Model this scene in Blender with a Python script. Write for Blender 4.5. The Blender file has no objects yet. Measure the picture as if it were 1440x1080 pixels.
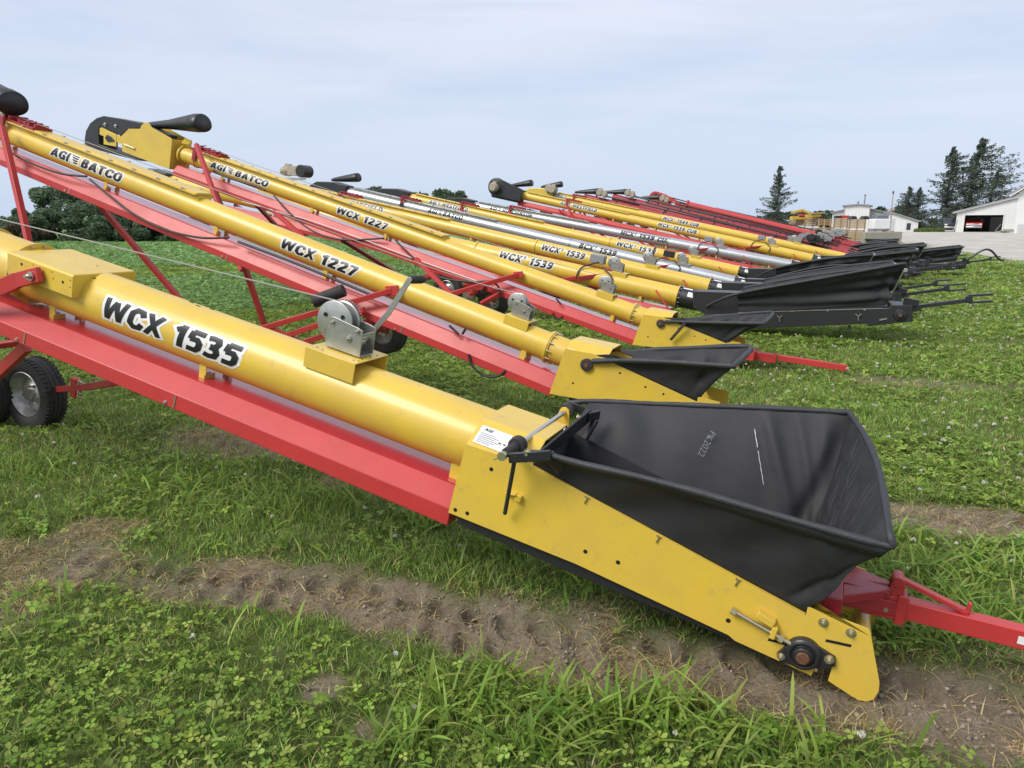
import bpy, bmesh, math, random
import numpy as np
from mathutils import Vector, Matrix
random.seed(7); rng=np.random.default_rng(7)
R=math.radians
scene=bpy.context.scene; COL=scene.collection
# ---------------------------------------------------------------- camera
F,HZ,CH=1040.0,318.0,1.7            # focal length in photo pixels, horizon row, camera height
PITCH=math.atan((540-HZ)/F)
cd=bpy.data.cameras.new('camera'); cam=bpy.data.objects.new('camera',cd); COL.objects.link(cam)
cam.location=(0,0,CH); cam.rotation_euler=(math.pi/2-PITCH,0,0)
cd.sensor_fit='HORIZONTAL'; cd.sensor_width=36; cd.lens=36*F/1440; cd.clip_start=.05; cd.clip_end=4000
scene.camera=cam
# ---------------------------------------------------------------- sky and sun
SUN_EL,SUN_AZ=R(46),R(236)           # azimuth measured from +Y towards +X
w=bpy.data.worlds.new("World"); scene.world=w; w.use_nodes=True
nt=w.node_tree; N=nt.nodes; Lk=nt.links
bg=N['Background']; bg.inputs['Strength'].default_value=.1
sky=N.new('ShaderNodeTexSky'); sky.sky_type='NISHITA'; sky.sun_disc=False
sky.sun_elevation=SUN_EL; sky.sun_rotation=SUN_AZ; sky.dust_density=3; sky.air_density=1.2
tc=N.new('ShaderNodeTexCoord'); mp=N.new('ShaderNodeMapping'); mp.inputs['Scale'].default_value=(1.1,1.1,7)
mp.inputs['Rotation'].default_value=(R(6),R(-9),0)
nz=N.new('ShaderNodeTexNoise'); nz.inputs['Scale'].default_value=1.6; nz.inputs['Detail'].default_value=7; nz.inputs['Roughness'].default_value=.55
nz.inputs['Distortion'].default_value=.5
cr=N.new('ShaderNodeValToRGB'); cr.color_ramp.elements[0].position=.34; cr.color_ramp.elements[1].position=.60
cr.color_ramp.elements[0].color=(4.0,4.5,5.6,1); cr.color_ramp.elements[1].color=(6.1,6.1,6.7,1)
sep=N.new('ShaderNodeSeparateXYZ'); mr=N.new('ShaderNodeMapRange'); mr.inputs['From Min'].default_value=0; mr.inputs['From Max'].default_value=.42
low=N.new('ShaderNodeMix'); low.data_type='RGBA'; low.inputs[6].default_value=(4.2,5.0,6.3,1)
mx=N.new('ShaderNodeMix'); mx.data_type='RGBA'; mx.inputs[0].default_value=.88
Lk.new(tc.outputs['Generated'],mp.inputs[0]); Lk.new(mp.outputs[0],nz.inputs['Vector']); Lk.new(nz.outputs[0],cr.inputs[0])
Lk.new(tc.outputs['Generated'],sep.inputs[0]); Lk.new(sep.outputs[2],mr.inputs[0]); Lk.new(mr.outputs[0],low.inputs[0]); Lk.new(cr.outputs[0],low.inputs[7])
Lk.new(sky.outputs[0],mx.inputs[6]); Lk.new(low.outputs[2],mx.inputs[7]); Lk.new(mx.outputs[2],bg.inputs[0])
sl=bpy.data.lights.new('sun','SUN'); sl.energy=1.9; sl.angle=R(27); sl.color=(1,.95,.86)
so=bpy.data.objects.new('sun',sl); COL.objects.link(so)
sd=Vector((math.sin(SUN_AZ)*math.cos(SUN_EL),math.cos(SUN_AZ)*math.cos(SUN_EL),math.sin(SUN_EL)))
so.rotation_euler=sd.to_track_quat('Z','Y').to_euler(); so.location=(0,0,40)
vs=scene.view_settings; vs.view_transform='Standard'; vs.look='None'; vs.exposure=0.62; vs.gamma=1
# ---------------------------------------------------------------- helpers
MATS={}
def mat(name,col,rough=.5,metal=0,coat=0,var=0,scale=8,bump=0,bscale=60,col2=None,spec=.5,aniso=None,sheen=0,dirt=None):
    m=bpy.data.materials.new(name); m.use_nodes=True; n=m.node_tree.nodes; l=m.node_tree.links
    b=n['Principled BSDF']; b.inputs['Base Color'].default_value=(*col,1); b.inputs['Roughness'].default_value=rough
    b.inputs['Metallic'].default_value=metal; b.inputs['Coat Weight'].default_value=coat; b.inputs['Coat Roughness'].default_value=.2
    b.inputs['Specular IOR Level'].default_value=spec
    if sheen: b.inputs['Sheen Weight'].default_value=sheen
    t=n.new('ShaderNodeTexCoord')
    if var or col2:
        c2=col2 or tuple(max(0,c*(1-var)) for c in col)
        z=n.new('ShaderNodeTexNoise'); z.inputs['Scale'].default_value=scale; z.inputs['Detail'].default_value=6; z.inputs['Roughness'].default_value=.62
        mpn=n.new('ShaderNodeMapping'); l.new(t.outputs['Object'],mpn.inputs[0]); l.new(mpn.outputs[0],z.inputs['Vector'])
        if aniso: mpn.inputs['Scale'].default_value=aniso
        rp=n.new('ShaderNodeValToRGB'); rp.color_ramp.elements[0].position=.33; rp.color_ramp.elements[1].position=.68
        rp.color_ramp.elements[0].color=(*c2,1); rp.color_ramp.elements[1].color=(*col,1)
        l.new(z.outputs[0],rp.inputs[0]); l.new(rp.outputs[0],b.inputs['Base Color'])
        r2=n.new('ShaderNodeMapRange'); r2.inputs['To Min'].default_value=min(1,rough+.12); r2.inputs['To Max'].default_value=max(.03,rough-.06)
        l.new(z.outputs[0],r2.inputs[0]); l.new(r2.outputs[0],b.inputs['Roughness'])
    if dirt:       # dust and mud specks
        dc,amt,ds=dirt; z3=n.new('ShaderNodeTexNoise'); z3.inputs['Scale'].default_value=ds; z3.inputs['Detail'].default_value=9; z3.inputs['Roughness'].default_value=.75; l.new(t.outputs['Object'],z3.inputs['Vector'])
        r3=n.new('ShaderNodeMapRange'); r3.inputs['From Min'].default_value=.57; r3.inputs['From Max'].default_value=.72; r3.inputs['To Max'].default_value=amt; l.new(z3.outputs[0],r3.inputs[0])
        m3=n.new('ShaderNodeMix'); m3.data_type='RGBA'; m3.inputs[7].default_value=(*dc,1); l.new(r3.outputs[0],m3.inputs[0])
        src=b.inputs['Base Color'].links
        if src: l.new(src[0].from_socket,m3.inputs[6])
        else: m3.inputs[6].default_value=(*col,1)
        l.new(m3.outputs[2],b.inputs['Base Color'])
    if bump:
        z2=n.new('ShaderNodeTexNoise'); z2.inputs['Scale'].default_value=bscale; z2.inputs['Detail'].default_value=5
        bp=n.new('ShaderNodeBump'); bp.inputs['Strength'].default_value=bump; bp.inputs['Distance'].default_value=.01
        l.new(t.outputs['Object'],z2.inputs['Vector']); l.new(z2.outputs[0],bp.inputs['Height']); l.new(bp.outputs[0],b.inputs['Normal'])
    MATS[name]=m; return m
YEL=mat('yellow_paint',(.72,.50,.052),.36,coat=.3,col2=(.64,.44,.072),scale=4,bump=.04,bscale=7,dirt=((.36,.27,.13),.5,11))
RED=mat('red_paint',(.53,.040,.040),.42,coat=.15,var=.14,scale=4,bump=.03,bscale=8,dirt=((.30,.12,.09),.4,13))
REDL=mat('red_gloss_paint',(.55,.04,.06),.16,coat=1.0,var=.1,scale=4)
REDD=mat('dark_red_paint',(.36,.024,.035),.42,coat=.2,var=.25,scale=5)  # deeper, more mottled red than the main paint
BLK=mat('black_paint',(.022,.023,.026),.42,coat=.15,var=.25,scale=6)
FAB=mat('black_vinyl_fabric',(.027,.029,.033),.60,var=.2,scale=5,bump=.12,bscale=11,spec=.32,col2=(.038,.039,.042),aniso=(1,1,3))
HEM=mat('hem_vinyl',(.034,.037,.043),.55,var=.2,scale=20,bump=.2,bscale=120)
RUB=mat('rubber',(.022,.022,.023),.75,var=.25,scale=14,bump=.15,bscale=40,col2=(.045,.042,.038))
GAL=mat('galvanised_steel',(.52,.53,.5),.36,metal=.85,var=.25,scale=26)
SIL=mat('silver_tube',(.5,.52,.55),.34,metal=.55,var=.18,scale=5)
STL=mat('bright_steel',(.6,.58,.54),.3,metal=.9)
BRZ=mat('zinc_bolt',(.55,.5,.36),.35,metal=.85)
RST=mat('rusty_steel',(.2,.09,.05),.7,metal=.3,var=.4,scale=60,bump=.3,bscale=90)
WHT=mat('white_decal',(.75,.76,.76),.4)
BLD=mat('black_decal',(.012,.012,.013),.35)
HOL=mat('hole_shade_and_scuff',(.006,.006,.006),.9)  # near-black: shade of holes painted as discs; also the tube scuffs
MOT=mat('beige_motor',(.42,.36,.28),.5,var=.2,scale=12)
HOS=mat('hose_black',(.015,.015,.016),.5)
CAB=mat('wire_rope',(.30,.30,.28),.65)
GRY=mat('grey_decal_text',(.25,.26,.28),.5)
CHK=mat('chalk',(.20,.22,.25),.8)
DST=mat('dust_streak',(.075,.077,.08),.8)

class MB:
    def __init__(s): s.v=[]; s.f=[]; s.cut=[]
    def mark(s): s.cut.append((len(s.v),len(s.f)))      # what follows is a piece of its own
    def add(s,v,f):
        o=len(s.v); s.v+= [tuple(map(float,p)) for p in v]; s.f+=[tuple(i+o for i in q) for q in f]; return s
    def box(s,c,d,rot=None):
        c=Vector(c); pts=[]
        for i in (-1,1):
            for j in (-1,1):
                for k in (-1,1):
                    p=Vector((i*d[0]/2,j*d[1]/2,k*d[2]/2))
                    if rot is not None: p=rot@p
                    pts.append(c+p)
        return s.add(pts,[(0,1,3,2),(4,6,7,5),(0,4,5,1),(2,3,7,6),(0,2,6,4),(1,5,7,3)])
    def bar(s,a,b,w,h=None,up=(0,0,1)):
        a=Vector(a); b=Vector(b); h=h or w; d=(b-a).normalized(); up=Vector(up)
        if abs(d.dot(up))>.98: up=Vector((0,1,0))
        y=up.cross(d).normalized(); z=d.cross(y)
        pts=[p+y*i*w/2+z*j*h/2 for p in (a,b) for i,j in ((-1,-1),(1,-1),(1,1),(-1,1))]
        return s.add(pts,[(3,2,1,0),(4,5,6,7),(0,1,5,4),(1,2,6,5),(2,3,7,6),(3,0,4,7)])
    def cyl(s,a,b,r0,r1=None,n=18,caps=True):
        a=Vector(a); b=Vector(b); r1=r0 if r1 is None else r1; d=(b-a).normalized()
        x=d.orthogonal().normalized(); y=d.cross(x)
        pts=[p+(x*math.cos(t)+y*math.sin(t))*r for p,r in((a,r0),(b,r1)) for t in [2*math.pi*i/n for i in range(n)]]
        f=[(i,(i+1)%n,n+(i+1)%n,n+i) for i in range(n)]
        if caps: f+=[tuple(range(n-1,-1,-1)),tuple(range(n,2*n))]
        return s.add(pts,f)
    def sweep(s,path,r,n=8,cap=True):
        P=[Vector(p) for p in path]; m=len(P); pts=[]; x=None
        for i,p in enumerate(P):
            d=(P[min(i+1,m-1)]-P[max(i-1,0)]).normalized()
            if x is None: x=d.orthogonal().normalized()
            x=(x-d*x.dot(d)).normalized(); y=d.cross(x); rr=r[i] if hasattr(r,'__len__') else r
            pts+=[p+(x*math.cos(2*math.pi*k/n)+y*math.sin(2*math.pi*k/n))*rr for k in range(n)]
        f=[(i*n+k,i*n+(k+1)%n,(i+1)*n+(k+1)%n,(i+1)*n+k) for i in range(m-1) for k in range(n)]
        if cap: f+=[tuple(range(n-1,-1,-1)),tuple((m-1)*n+k for k in range(n))]
        return s.add(pts,f)
    def prism(s,poly,y0,y1,fn=None):        # polygon in the x-z plane, thick along y
        fn=fn or (lambda x,y,z:(x,y,z)); n=len(poly)
        pts=[fn(p[0],y,p[1]) for y in (y0,y1) for p in poly]
        return s.add(pts,[tuple(range(n)),tuple(range(2*n-1,n-1,-1))]+[((i+1)%n,i,n+i,n+(i+1)%n) for i in range(n)])
    def prismx(s,poly,x0,x1,dz0=0,dz1=0):                    # polygon in the y-z plane, long along x
        n=len(poly); pts=[(x,p[0],p[1]+dz) for x,dz in ((x0,dz0),(x1,dz1)) for p in poly]
        return s.add(pts,[tuple(range(n)),tuple(range(2*n-1,n-1,-1))]+[((i+1)%n,i,n+i,n+(i+1)%n) for i in range(n)])
    def lathe(s,c,ax,prof,n=28):
        c=Vector(c); ax=Vector(ax).normalized(); x=ax.orthogonal().normalized(); y=ax.cross(x); m=len(prof)
        pts=[c+ax*t+(x*math.cos(2*math.pi*k/n)+y*math.sin(2*math.pi*k/n))*r for t,r in prof for k in range(n)]
        return s.add(pts,[(i*n+k,i*n+(k+1)%n,(i+1)*n+(k+1)%n,(i+1)*n+k) for i in range(m-1) for k in range(n)])
    def build(s,name,m,parent=None,bevel=0,smooth=True,ang=32,solid=0,fix=True):
        if s.cut:
            cs=[c for c in s.cut if c[0]<len(s.v)]; ends=cs[1:]+[(len(s.v),len(s.f))]; o=None
            for (v0,f0),(v1,f1) in zip(cs,ends):
                p=MB(); p.v=s.v[v0:v1]; p.f=[tuple(i-v0 for i in q) for q in s.f[f0:f1]]; o=p.build(name,m,parent,bevel,smooth,ang,solid,fix)
            return o
        me=bpy.data.meshes.new(name); me.from_pydata(s.v,[],s.f); me.update()
        if fix:
            b=bmesh.new(); b.from_mesh(me); bmesh.ops.recalc_face_normals(b,faces=b.faces); b.to_mesh(me); b.free()
        o=bpy.data.objects.new(name,me); COL.objects.link(o); me.materials.append(m)
        if smooth:
            me.polygons.foreach_set('use_smooth',[True]*len(me.polygons)); me.set_sharp_from_angle(angle=R(ang))
        if solid:
            md=o.modifiers.new('s','SOLIDIFY'); md.thickness=solid; md.offset=0
        if bevel:
            md=o.modifiers.new('b','BEVEL'); md.width=bevel; md.segments=2; md.limit_method='ANGLE'; md.angle_limit=R(40); md.harden_normals=False
        if parent is not None: o.parent=parent
        return o
def tag(o,label,cat,group=None):
    o['label']=label; o['category']=cat
    if group: o['group']=group
    return o
def empty(name,loc=(0,0,0),rotz=0):
    o=bpy.data.objects.new(name,None); COL.objects.link(o); o.location=loc; o.rotation_euler=(0,0,rotz); o.empty_display_size=.3; return o
def lab(o,t): o['label']=t; return o
# lettering -------------------------------------------------------
def arc_(*p): return list(p)
GLY={ # heavy block capitals as pen strokes in a box one unit high: width, strokes (closed if the last item is 0)
'1':(.44,[[(.28,0),(.28,1)],[(.26,.87),(.04,.72)]]),'2':(.62,[[(.06,.76),(.17,.87),(.42,.88),(.5,.76),(.46,.56),(.14,.2)],[(.03,.12),(.6,.12)]]),
'3':(.60,[[(.05,.85),(.2,.89),(.4,.87),(.46,.74),(.4,.56),(.2,.53)],[(.2,.51),(.42,.47),(.49,.32),(.42,.15),(.2,.11),(.03,.16)]]),
'4':(.64,[[(.40,.98),(.10,.36)],[(.02,.30),(.62,.30)],[(.44,0),(.44,1)]]),'5':(.60,[[(.58,.88),(.12,.88)],[(.14,.9),(.12,.55)],[(.1,.56),(.36,.58),(.48,.46),(.47,.24),(.36,.12),(.04,.13)]]),
'7':(.58,[[(.02,.88),(.57,.88)],[(.48,.84),(.2,0)]]),'9':(.62,[[(.3,.88),(.15,.8),(.13,.62),(.2,.48),(.36,.46),(.48,.58),(.48,.76),(.4,.87),0],[(.49,.66),(.46,.3),(.32,.11),(.06,.13)]]),
'W':(.98,[[(.09,1),(.24,.04)],[(.24,.04),(.48,.9)],[(.50,.9),(.72,.04)],[(.72,.04),(.89,1)]]),'C':(.64,[[(.6,.66),(.5,.86),(.28,.89),(.14,.72),(.13,.28),(.28,.11),(.5,.14),(.6,.34)]]),
'X':(.68,[[(.08,1),(.60,0)],[(.60,1),(.08,0)]]),'A':(.70,[[(.10,0),(.34,1)],[(.36,1),(.60,0)],[(.2,.26),(.5,.26)]]),
'G':(.66,[[(.6,.70),(.5,.86),(.28,.89),(.14,.72),(.13,.28),(.28,.11),(.53,.13)],[(.54,.02),(.54,.5)],[(.36,.46),(.6,.46)]]),'I':(.28,[[(.14,0),(.14,1)]]),
'B':(.62,[[(.13,0),(.13,1)],[(.13,.88),(.4,.88),(.47,.74),(.4,.55),(.13,.54)],[(.13,.53),(.42,.5),(.5,.32),(.42,.13),(.13,.12)]]),'T':(.60,[[(.01,.88),(.59,.88)],[(.30,0),(.30,.9)]]),
'O':(.70,[[(.26,.89),(.13,.7),(.13,.3),(.26,.11),(.46,.11),(.58,.3),(.58,.7),(.46,.89),0]]),'E':(.56,[[(.13,0),(.13,1)],[(.13,.88),(.55,.88)],[(.13,.5),(.5,.5)],[(.13,.12),(.55,.12)]]),
'S':(.60,[[(.53,.76),(.42,.88),(.2,.88),(.12,.74),(.2,.58),(.42,.45),(.49,.28),(.4,.12),(.18,.11),(.05,.24)]]),'F':(.54,[[(.13,0),(.13,1)],[(.13,.88),(.54,.88)],[(.13,.48),(.48,.48)]]),
'L':(.54,[[(.13,0),(.13,1)],[(.13,.12),(.54,.12)]]),'D':(.66,[[(.13,0),(.13,1)],[(.13,.88),(.36,.88),(.52,.68),(.52,.32),(.36,.12),(.13,.12)]]),
'H':(.66,[[(.13,0),(.13,1)],[(.53,0),(.53,1)],[(.13,.5),(.53,.5)]]),'U':(.66,[[(.13,1),(.13,.3),(.25,.12),(.42,.12),(.53,.3),(.53,1)]]),'N':(.68,[[(.13,0),(.13,1)],[(.55,0),(.55,1)],[(.13,1),(.55,0)]]),
'R':(.64,[[(.13,0),(.13,1)],[(.13,.88),(.42,.88),(.5,.74),(.42,.52),(.13,.5)],[(.34,.5),(.54,0)]]),' ':(.34,[])}
GLY['³']=(.34,[[(x*.5,.55+y*.5) for x,y in st] for st in GLY['3'][1]])
def glyph_quads(txt,T=.225,grow=0.0,gap=.07):
    """list of quads (x,y) for the text, box height 1, and its width"""
    out=[]; x0=0
    for ch in txt:
        w_,sts=GLY[ch]; t=T*(.55 if ch=='³' else .86 if ch=='W' else 1)
        for st in sts:
            closed=st[-1]==0; P=[Vector((p[0],p[1])) for p in st if p!=0]
            if closed: P=P+[P[0]]
            n=len(P); nr=[]
            for i in range(n-1): d=(P[i+1]-P[i]).normalized(); nr.append(Vector((-d.y,d.x)))
            h=t/2+grow; L=[];Rr=[]
            for i in range(n):
                a=nr[i-1] if i>0 else (nr[-1] if closed else nr[0]); b=nr[i] if i<n-1 else (nr[0] if closed else nr[-1])
                m=(a+b); m=m.normalized() if m.length>1e-6 else a; k=min(1.5,1/max(.3,m.dot(a))); p=P[i].copy()
                if not closed and i==0: p-=(P[1]-P[0]).normalized()*grow
                if not closed and i==n-1: p+=(P[-1]-P[-2]).normalized()*grow
                L.append(p+m*h*k); Rr.append(p-m*h*k)
            for i in range(n-1): out.append([(q.x+x0,min(1+grow,max(-grow,q.y))) for q in (Rr[i],Rr[i+1],L[i+1],L[i])])
        x0+=w_+gap
    return out,x0-gap
def block_text(parent,name,txt,m,fn,height,width,grow,lift,shear=.16,sub=4):
    """heavy lettering on a curved surface; every stroke sits a hair above the last so none coincide"""
    qs,W=glyph_quads(txt,grow=grow); k=width/W; mb=MB()
    for i,q in enumerate(qs):
        l=lift+i*.000012; (a,b,c,d)=q; S=sub
        rows=[]; n=max(2,min(9,int(math.hypot(b[0]-a[0],b[1]-a[1])*9)+2))
        for j in range(S+1):
            r=[]
            for e in range(n):
                u=e/(n-1); v=j/S; p=[((1-u)*((1-v)*a[t]+v*d[t])+u*((1-v)*b[t]+v*c[t])) for t in (0,1)]
                r.append(fn((p[0]+shear*(p[1]-.5))*k,(p[1]-.5)*height,l))
            rows+=r
        # split long quads both ways so that they follow the tube
        mb.add(rows,[(j*n+e,j*n+e+1,(j+1)*n+e+1,(j+1)*n+e) for j in range(S) for e in range(n-1)])
    return mb.build(name,m,parent,smooth=False,fix=False)
def text_polys(txt,size,offset,shear=.22,squeeze=1.0,spacing=1.0):
    c=bpy.data.curves.new('t','FONT'); c.body=txt; c.size=1; c.offset=offset; c.shear=shear; c.space_character=spacing; c.resolution_u=3; c.fill_mode='FRONT'
    o=bpy.data.objects.new('t',c); COL.objects.link(o); dg=bpy.context.evaluated_depsgraph_get(); dg.update()
    me=bpy.data.meshes.new_from_object(o.evaluated_get(dg)); 
    b=bmesh.new(); b.from_mesh(me); bpy.data.objects.remove(o); bpy.data.meshes.remove(me); bpy.data.curves.remove(c)
    for v in b.verts: v.co=Vector((v.co.x*size*squeeze,v.co.y*size,0))
    return b
def decal(parent,name,txt,m,fn,size,offset,zmid=0.0,width=None,lift=.001,shear=.2,spacing=1.0,cuts=0):
    """flat lettering bent onto a surface; fn(t along 0..width, v up, lift) -> local point"""
    b=text_polys(txt,size,offset,shear,1,spacing)
    # outline and core share one layout: width is measured on the plain glyphs
    ref=text_polys(txt,size,0,shear,1,spacing); xs=[v.co.x for v in ref.verts]; x0,x1=min(xs),max(xs); ys=[v.co.y for v in ref.verts]; ym=(min(ys)+max(ys))/2; ref.free()
    k=(width/(x1-x0)) if width else 1
    if cuts:
        ys=[v.co.y for v in b.verts]; lo,hi=min(ys),max(ys)
        for i in range(1,cuts):
            y=lo+(hi-lo)*i/cuts
            bmesh.ops.bisect_plane(b,geom=b.verts[:]+b.edges[:]+b.faces[:],plane_co=(0,y,0),plane_no=(0,1,0))
    vs=[fn((v.co.x-x0)*k,v.co.y-ym,lift) for v in b.verts]; b.verts.index_update()
    fs=[[v.index for v in f.verts] for f in b.faces]; b.free()
    mb=MB(); mb.add(vs,fs); return mb.build(name,m,parent,smooth=False,fix=False)
def tube_decal(parent,txt,x_left,x_right,r,height,phi0=.17,outline=.075,bold=.035,white=True,core=BLD):
    """lettering on the near side of a tube, reading down-slope, between two stations"""
    W=x_left-x_right
    def fn(t,v,l):
        ph=phi0+v/r; rr=r+l; return (x_left-t,rr*math.cos(ph),rr*math.sin(ph))
    o=block_text(parent,'model_lettering',txt,core,fn,height,W,0,.0032)
    if white: block_text(parent,'lettering_outline',txt,WHT,fn,height,W,.115,.0012)
    return o
# conveyor frames -------------------------------------------------
AZ=R(24); HV=Vector((-math.cos(AZ),math.sin(AZ),0)); SV=Vector((math.sin(AZ),math.cos(AZ),0))   # up-slope heading, and away from the camera
def hs(h,s,z=0): return HV*h+SV*s+Vector((0,0,z))
def ray(px,py):
    x=(px-720)/F; y=(540-py)/F
    return Vector((x,math.cos(PITCH)+math.sin(PITCH)*y,-math.sin(PITCH)+math.cos(PITCH)*y))
CAM=Vector((0,0,CH))
def at_s(px,py,s):
    d=ray(px,py); return CAM+d*((s-CAM.dot(SV))/d.dot(SV))
def at_y(px,py,y):
    d=ray(px,py); return CAM+d*(y/d.y)
def on_ground(px,py,z=0):
    d=ray(px,py); return CAM+d*((z-CH)/d.z)
class Frame:
    """tube axis of a parked machine: x up the slope, y towards the camera side, z out of the top"""
    def __init__(s,D,z0,el,h0=-.2):
        s.D=D; s.u=HV*math.cos(el)+Vector((0,0,math.sin(el))); s.n=s.u.cross(SV); s.el=el
        if s.n.z<0: s.n=-s.n
        s.O=hs(h0,D,z0+h0*math.tan(el))
    def M(s): 
        m=Matrix.Identity(4)
        for i,c in enumerate((s.u,-SV,s.n)):
            for j in range(3): m[j][i]=c[j]
        for j in range(3): m[j][3]=s.O[j]
        return m
    def L(s,p): q=Vector(p)-s.O; return Vector((q.dot(s.u),-q.dot(SV),q.dot(s.n)))
    def dirL(s,v): return Vector((v.dot(s.u),-v.dot(SV),v.dot(s.n)))
    def px(s,px,py,y): return s.L(at_s(px,py,s.D-y))
    def W(s,h,y,z): return s.L(hs(h,s.D-y,z))
    def root(s,name):
        o=bpy.data.objects.new(name,None); COL.objects.link(o); o.empty_display_size=.3; o.matrix_world=s.M(); return o
def sstep(a,b,x):
    t=np.clip((x-a)/(b-a),0,1); return t*t*(3-2*t)
def curve(pts,n=24):
    """smooth path through points"""
    P=np.array([tuple(p) for p in pts],float); m=len(P); out=[]
    for i in range(m-1):
        p0=P[max(i-1,0)];p1=P[i];p2=P[i+1];p3=P[min(i+2,m-1)]
        k=max(2,n//(m-1))
        for j in range(k):
            t=j/k; out.append(.5*((2*p1)+(-p0+p2)*t+(2*p0-5*p1+4*p2-p3)*t*t+(-p0+3*p1-3*p2+p3)*t**3))
    out.append(P[-1]); return [Vector(q) for q in out]
# ---------------------------------------------------------------- machine pieces
def resample(path,n):
    P=np.array([tuple(p) for p in path],float); d=np.r_[0,np.cumsum(np.linalg.norm(np.diff(P,axis=0),axis=1))]
    t=np.linspace(0,d[-1],n); return np.stack([np.interp(t,d,P[:,i]) for i in range(3)],1)
def fabric(name,parent,bottom,rim,counts,nv,sag,wr,m=FAB,seed=1,thick=.004,drape=0):
    """vinyl hopper wall between a lower edge and a rim, both given as matching runs of points"""
    r=np.random.default_rng(seed); A=[];B=[]
    for i,(b,t,n) in enumerate(zip(bottom,rim,counts)):
        a=resample(b,n);c=resample(t,n)
        if i: a=a[1:];c=c[1:]
        A.append(a);B.append(c)
    A=np.vstack(A);B=np.vstack(B); nu=len(A); cen=(A.mean(0)+B.mean(0))/2
    tan=np.gradient((A+B)/2,axis=0); up=B-A; nrm=np.cross(tan,up); nrm/=np.linalg.norm(nrm,axis=1)[:,None]+1e-9
    sgn=np.sign(((cen-(A+B)/2)*nrm).sum(1)); nrm*=np.where(sgn==0,1,sgn)[:,None]
    k=np.ones(9)/9
    nrm=np.stack([np.convolve(np.pad(nrm[:,i],4,'edge'),k,'valid') for i in range(3)],1)
    u=np.linspace(0,1,nu); v=np.linspace(0,1,nv)
    P=A[:,None]*(1-v)[None,:,None]+B[:,None]*v[None,:,None]
    d=sag*np.sin(np.pi*v)[None,:]*np.ones((nu,1))
    for j in range(7):
        f=r.uniform(3,15); sk=r.uniform(-5,5); ph=r.uniform(0,6.3); env=np.exp(-((u-r.uniform(0,1))/.2)**2)
        d=d+wr*r.uniform(.5,1.2)*np.sin(6.283*f*u[:,None]+sk*v[None,:]+ph)*env[:,None]*(np.sin(np.pi*v)**.7)[None,:]
    if drape:      # long folds running beside the rim where the sheet hangs slack
        for j in range(3):
            f=r.uniform(1.6,3.2); ph=r.uniform(0,6.3); sl=r.uniform(-2.5,2.5)
            d=d+drape*r.uniform(.5,1)*np.sin(6.283*(f*v[None,:]**.8+sl*u[:,None])+ph)*(np.sin(np.pi*v)**.8)[None,:]*(.4+.6*np.sin(np.pi*u*r.uniform(1,3)+ph)**2)[:,None]
    # creases fanning out of the corners
    run=np.cumsum([0]+[n-1 for n in counts])/max(1,nu-1)
    for ci in run[1:-1]:
        for j in range(7):
            o_=r.uniform(-.045,.045); sl=r.uniform(-.13,.13); wdt=r.uniform(.005,.012)
            d=d+wr*1.7*r.uniform(.8,1.9)*np.exp(-((u[:,None]-ci-o_-sl*v[None,:])/wdt)**2)*(np.sin(np.pi*np.clip(v,0,1))**.6)[None,:]*r.choice([-1,1])
    P=P+nrm[:,None,:]*d[:,:,None]
    mb=MB(); idx=lambda i,j:i*nv+j
    mb.add(P.reshape(-1,3),[(idx(i,j),idx(i+1,j),idx(i+1,j+1),idx(i,j+1)) for i in range(nu-1) for j in range(nv-1)])
    return mb.build(name,m,parent,ang=60,solid=thick),P,nrm
def bolt(mb,p,ax=(0,1,0),r=.011,h=.012):
    mb.mark(); p=Vector(p); ax=Vector(ax); mb.cyl(p,p+ax*h*.3,r*1.5,n=14); mb.cyl(p+ax*h*.3,p+ax*h,r,n=6); mb.cyl(p+ax*h,p+ax*h*1.7,r*.5,n=8)
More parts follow.
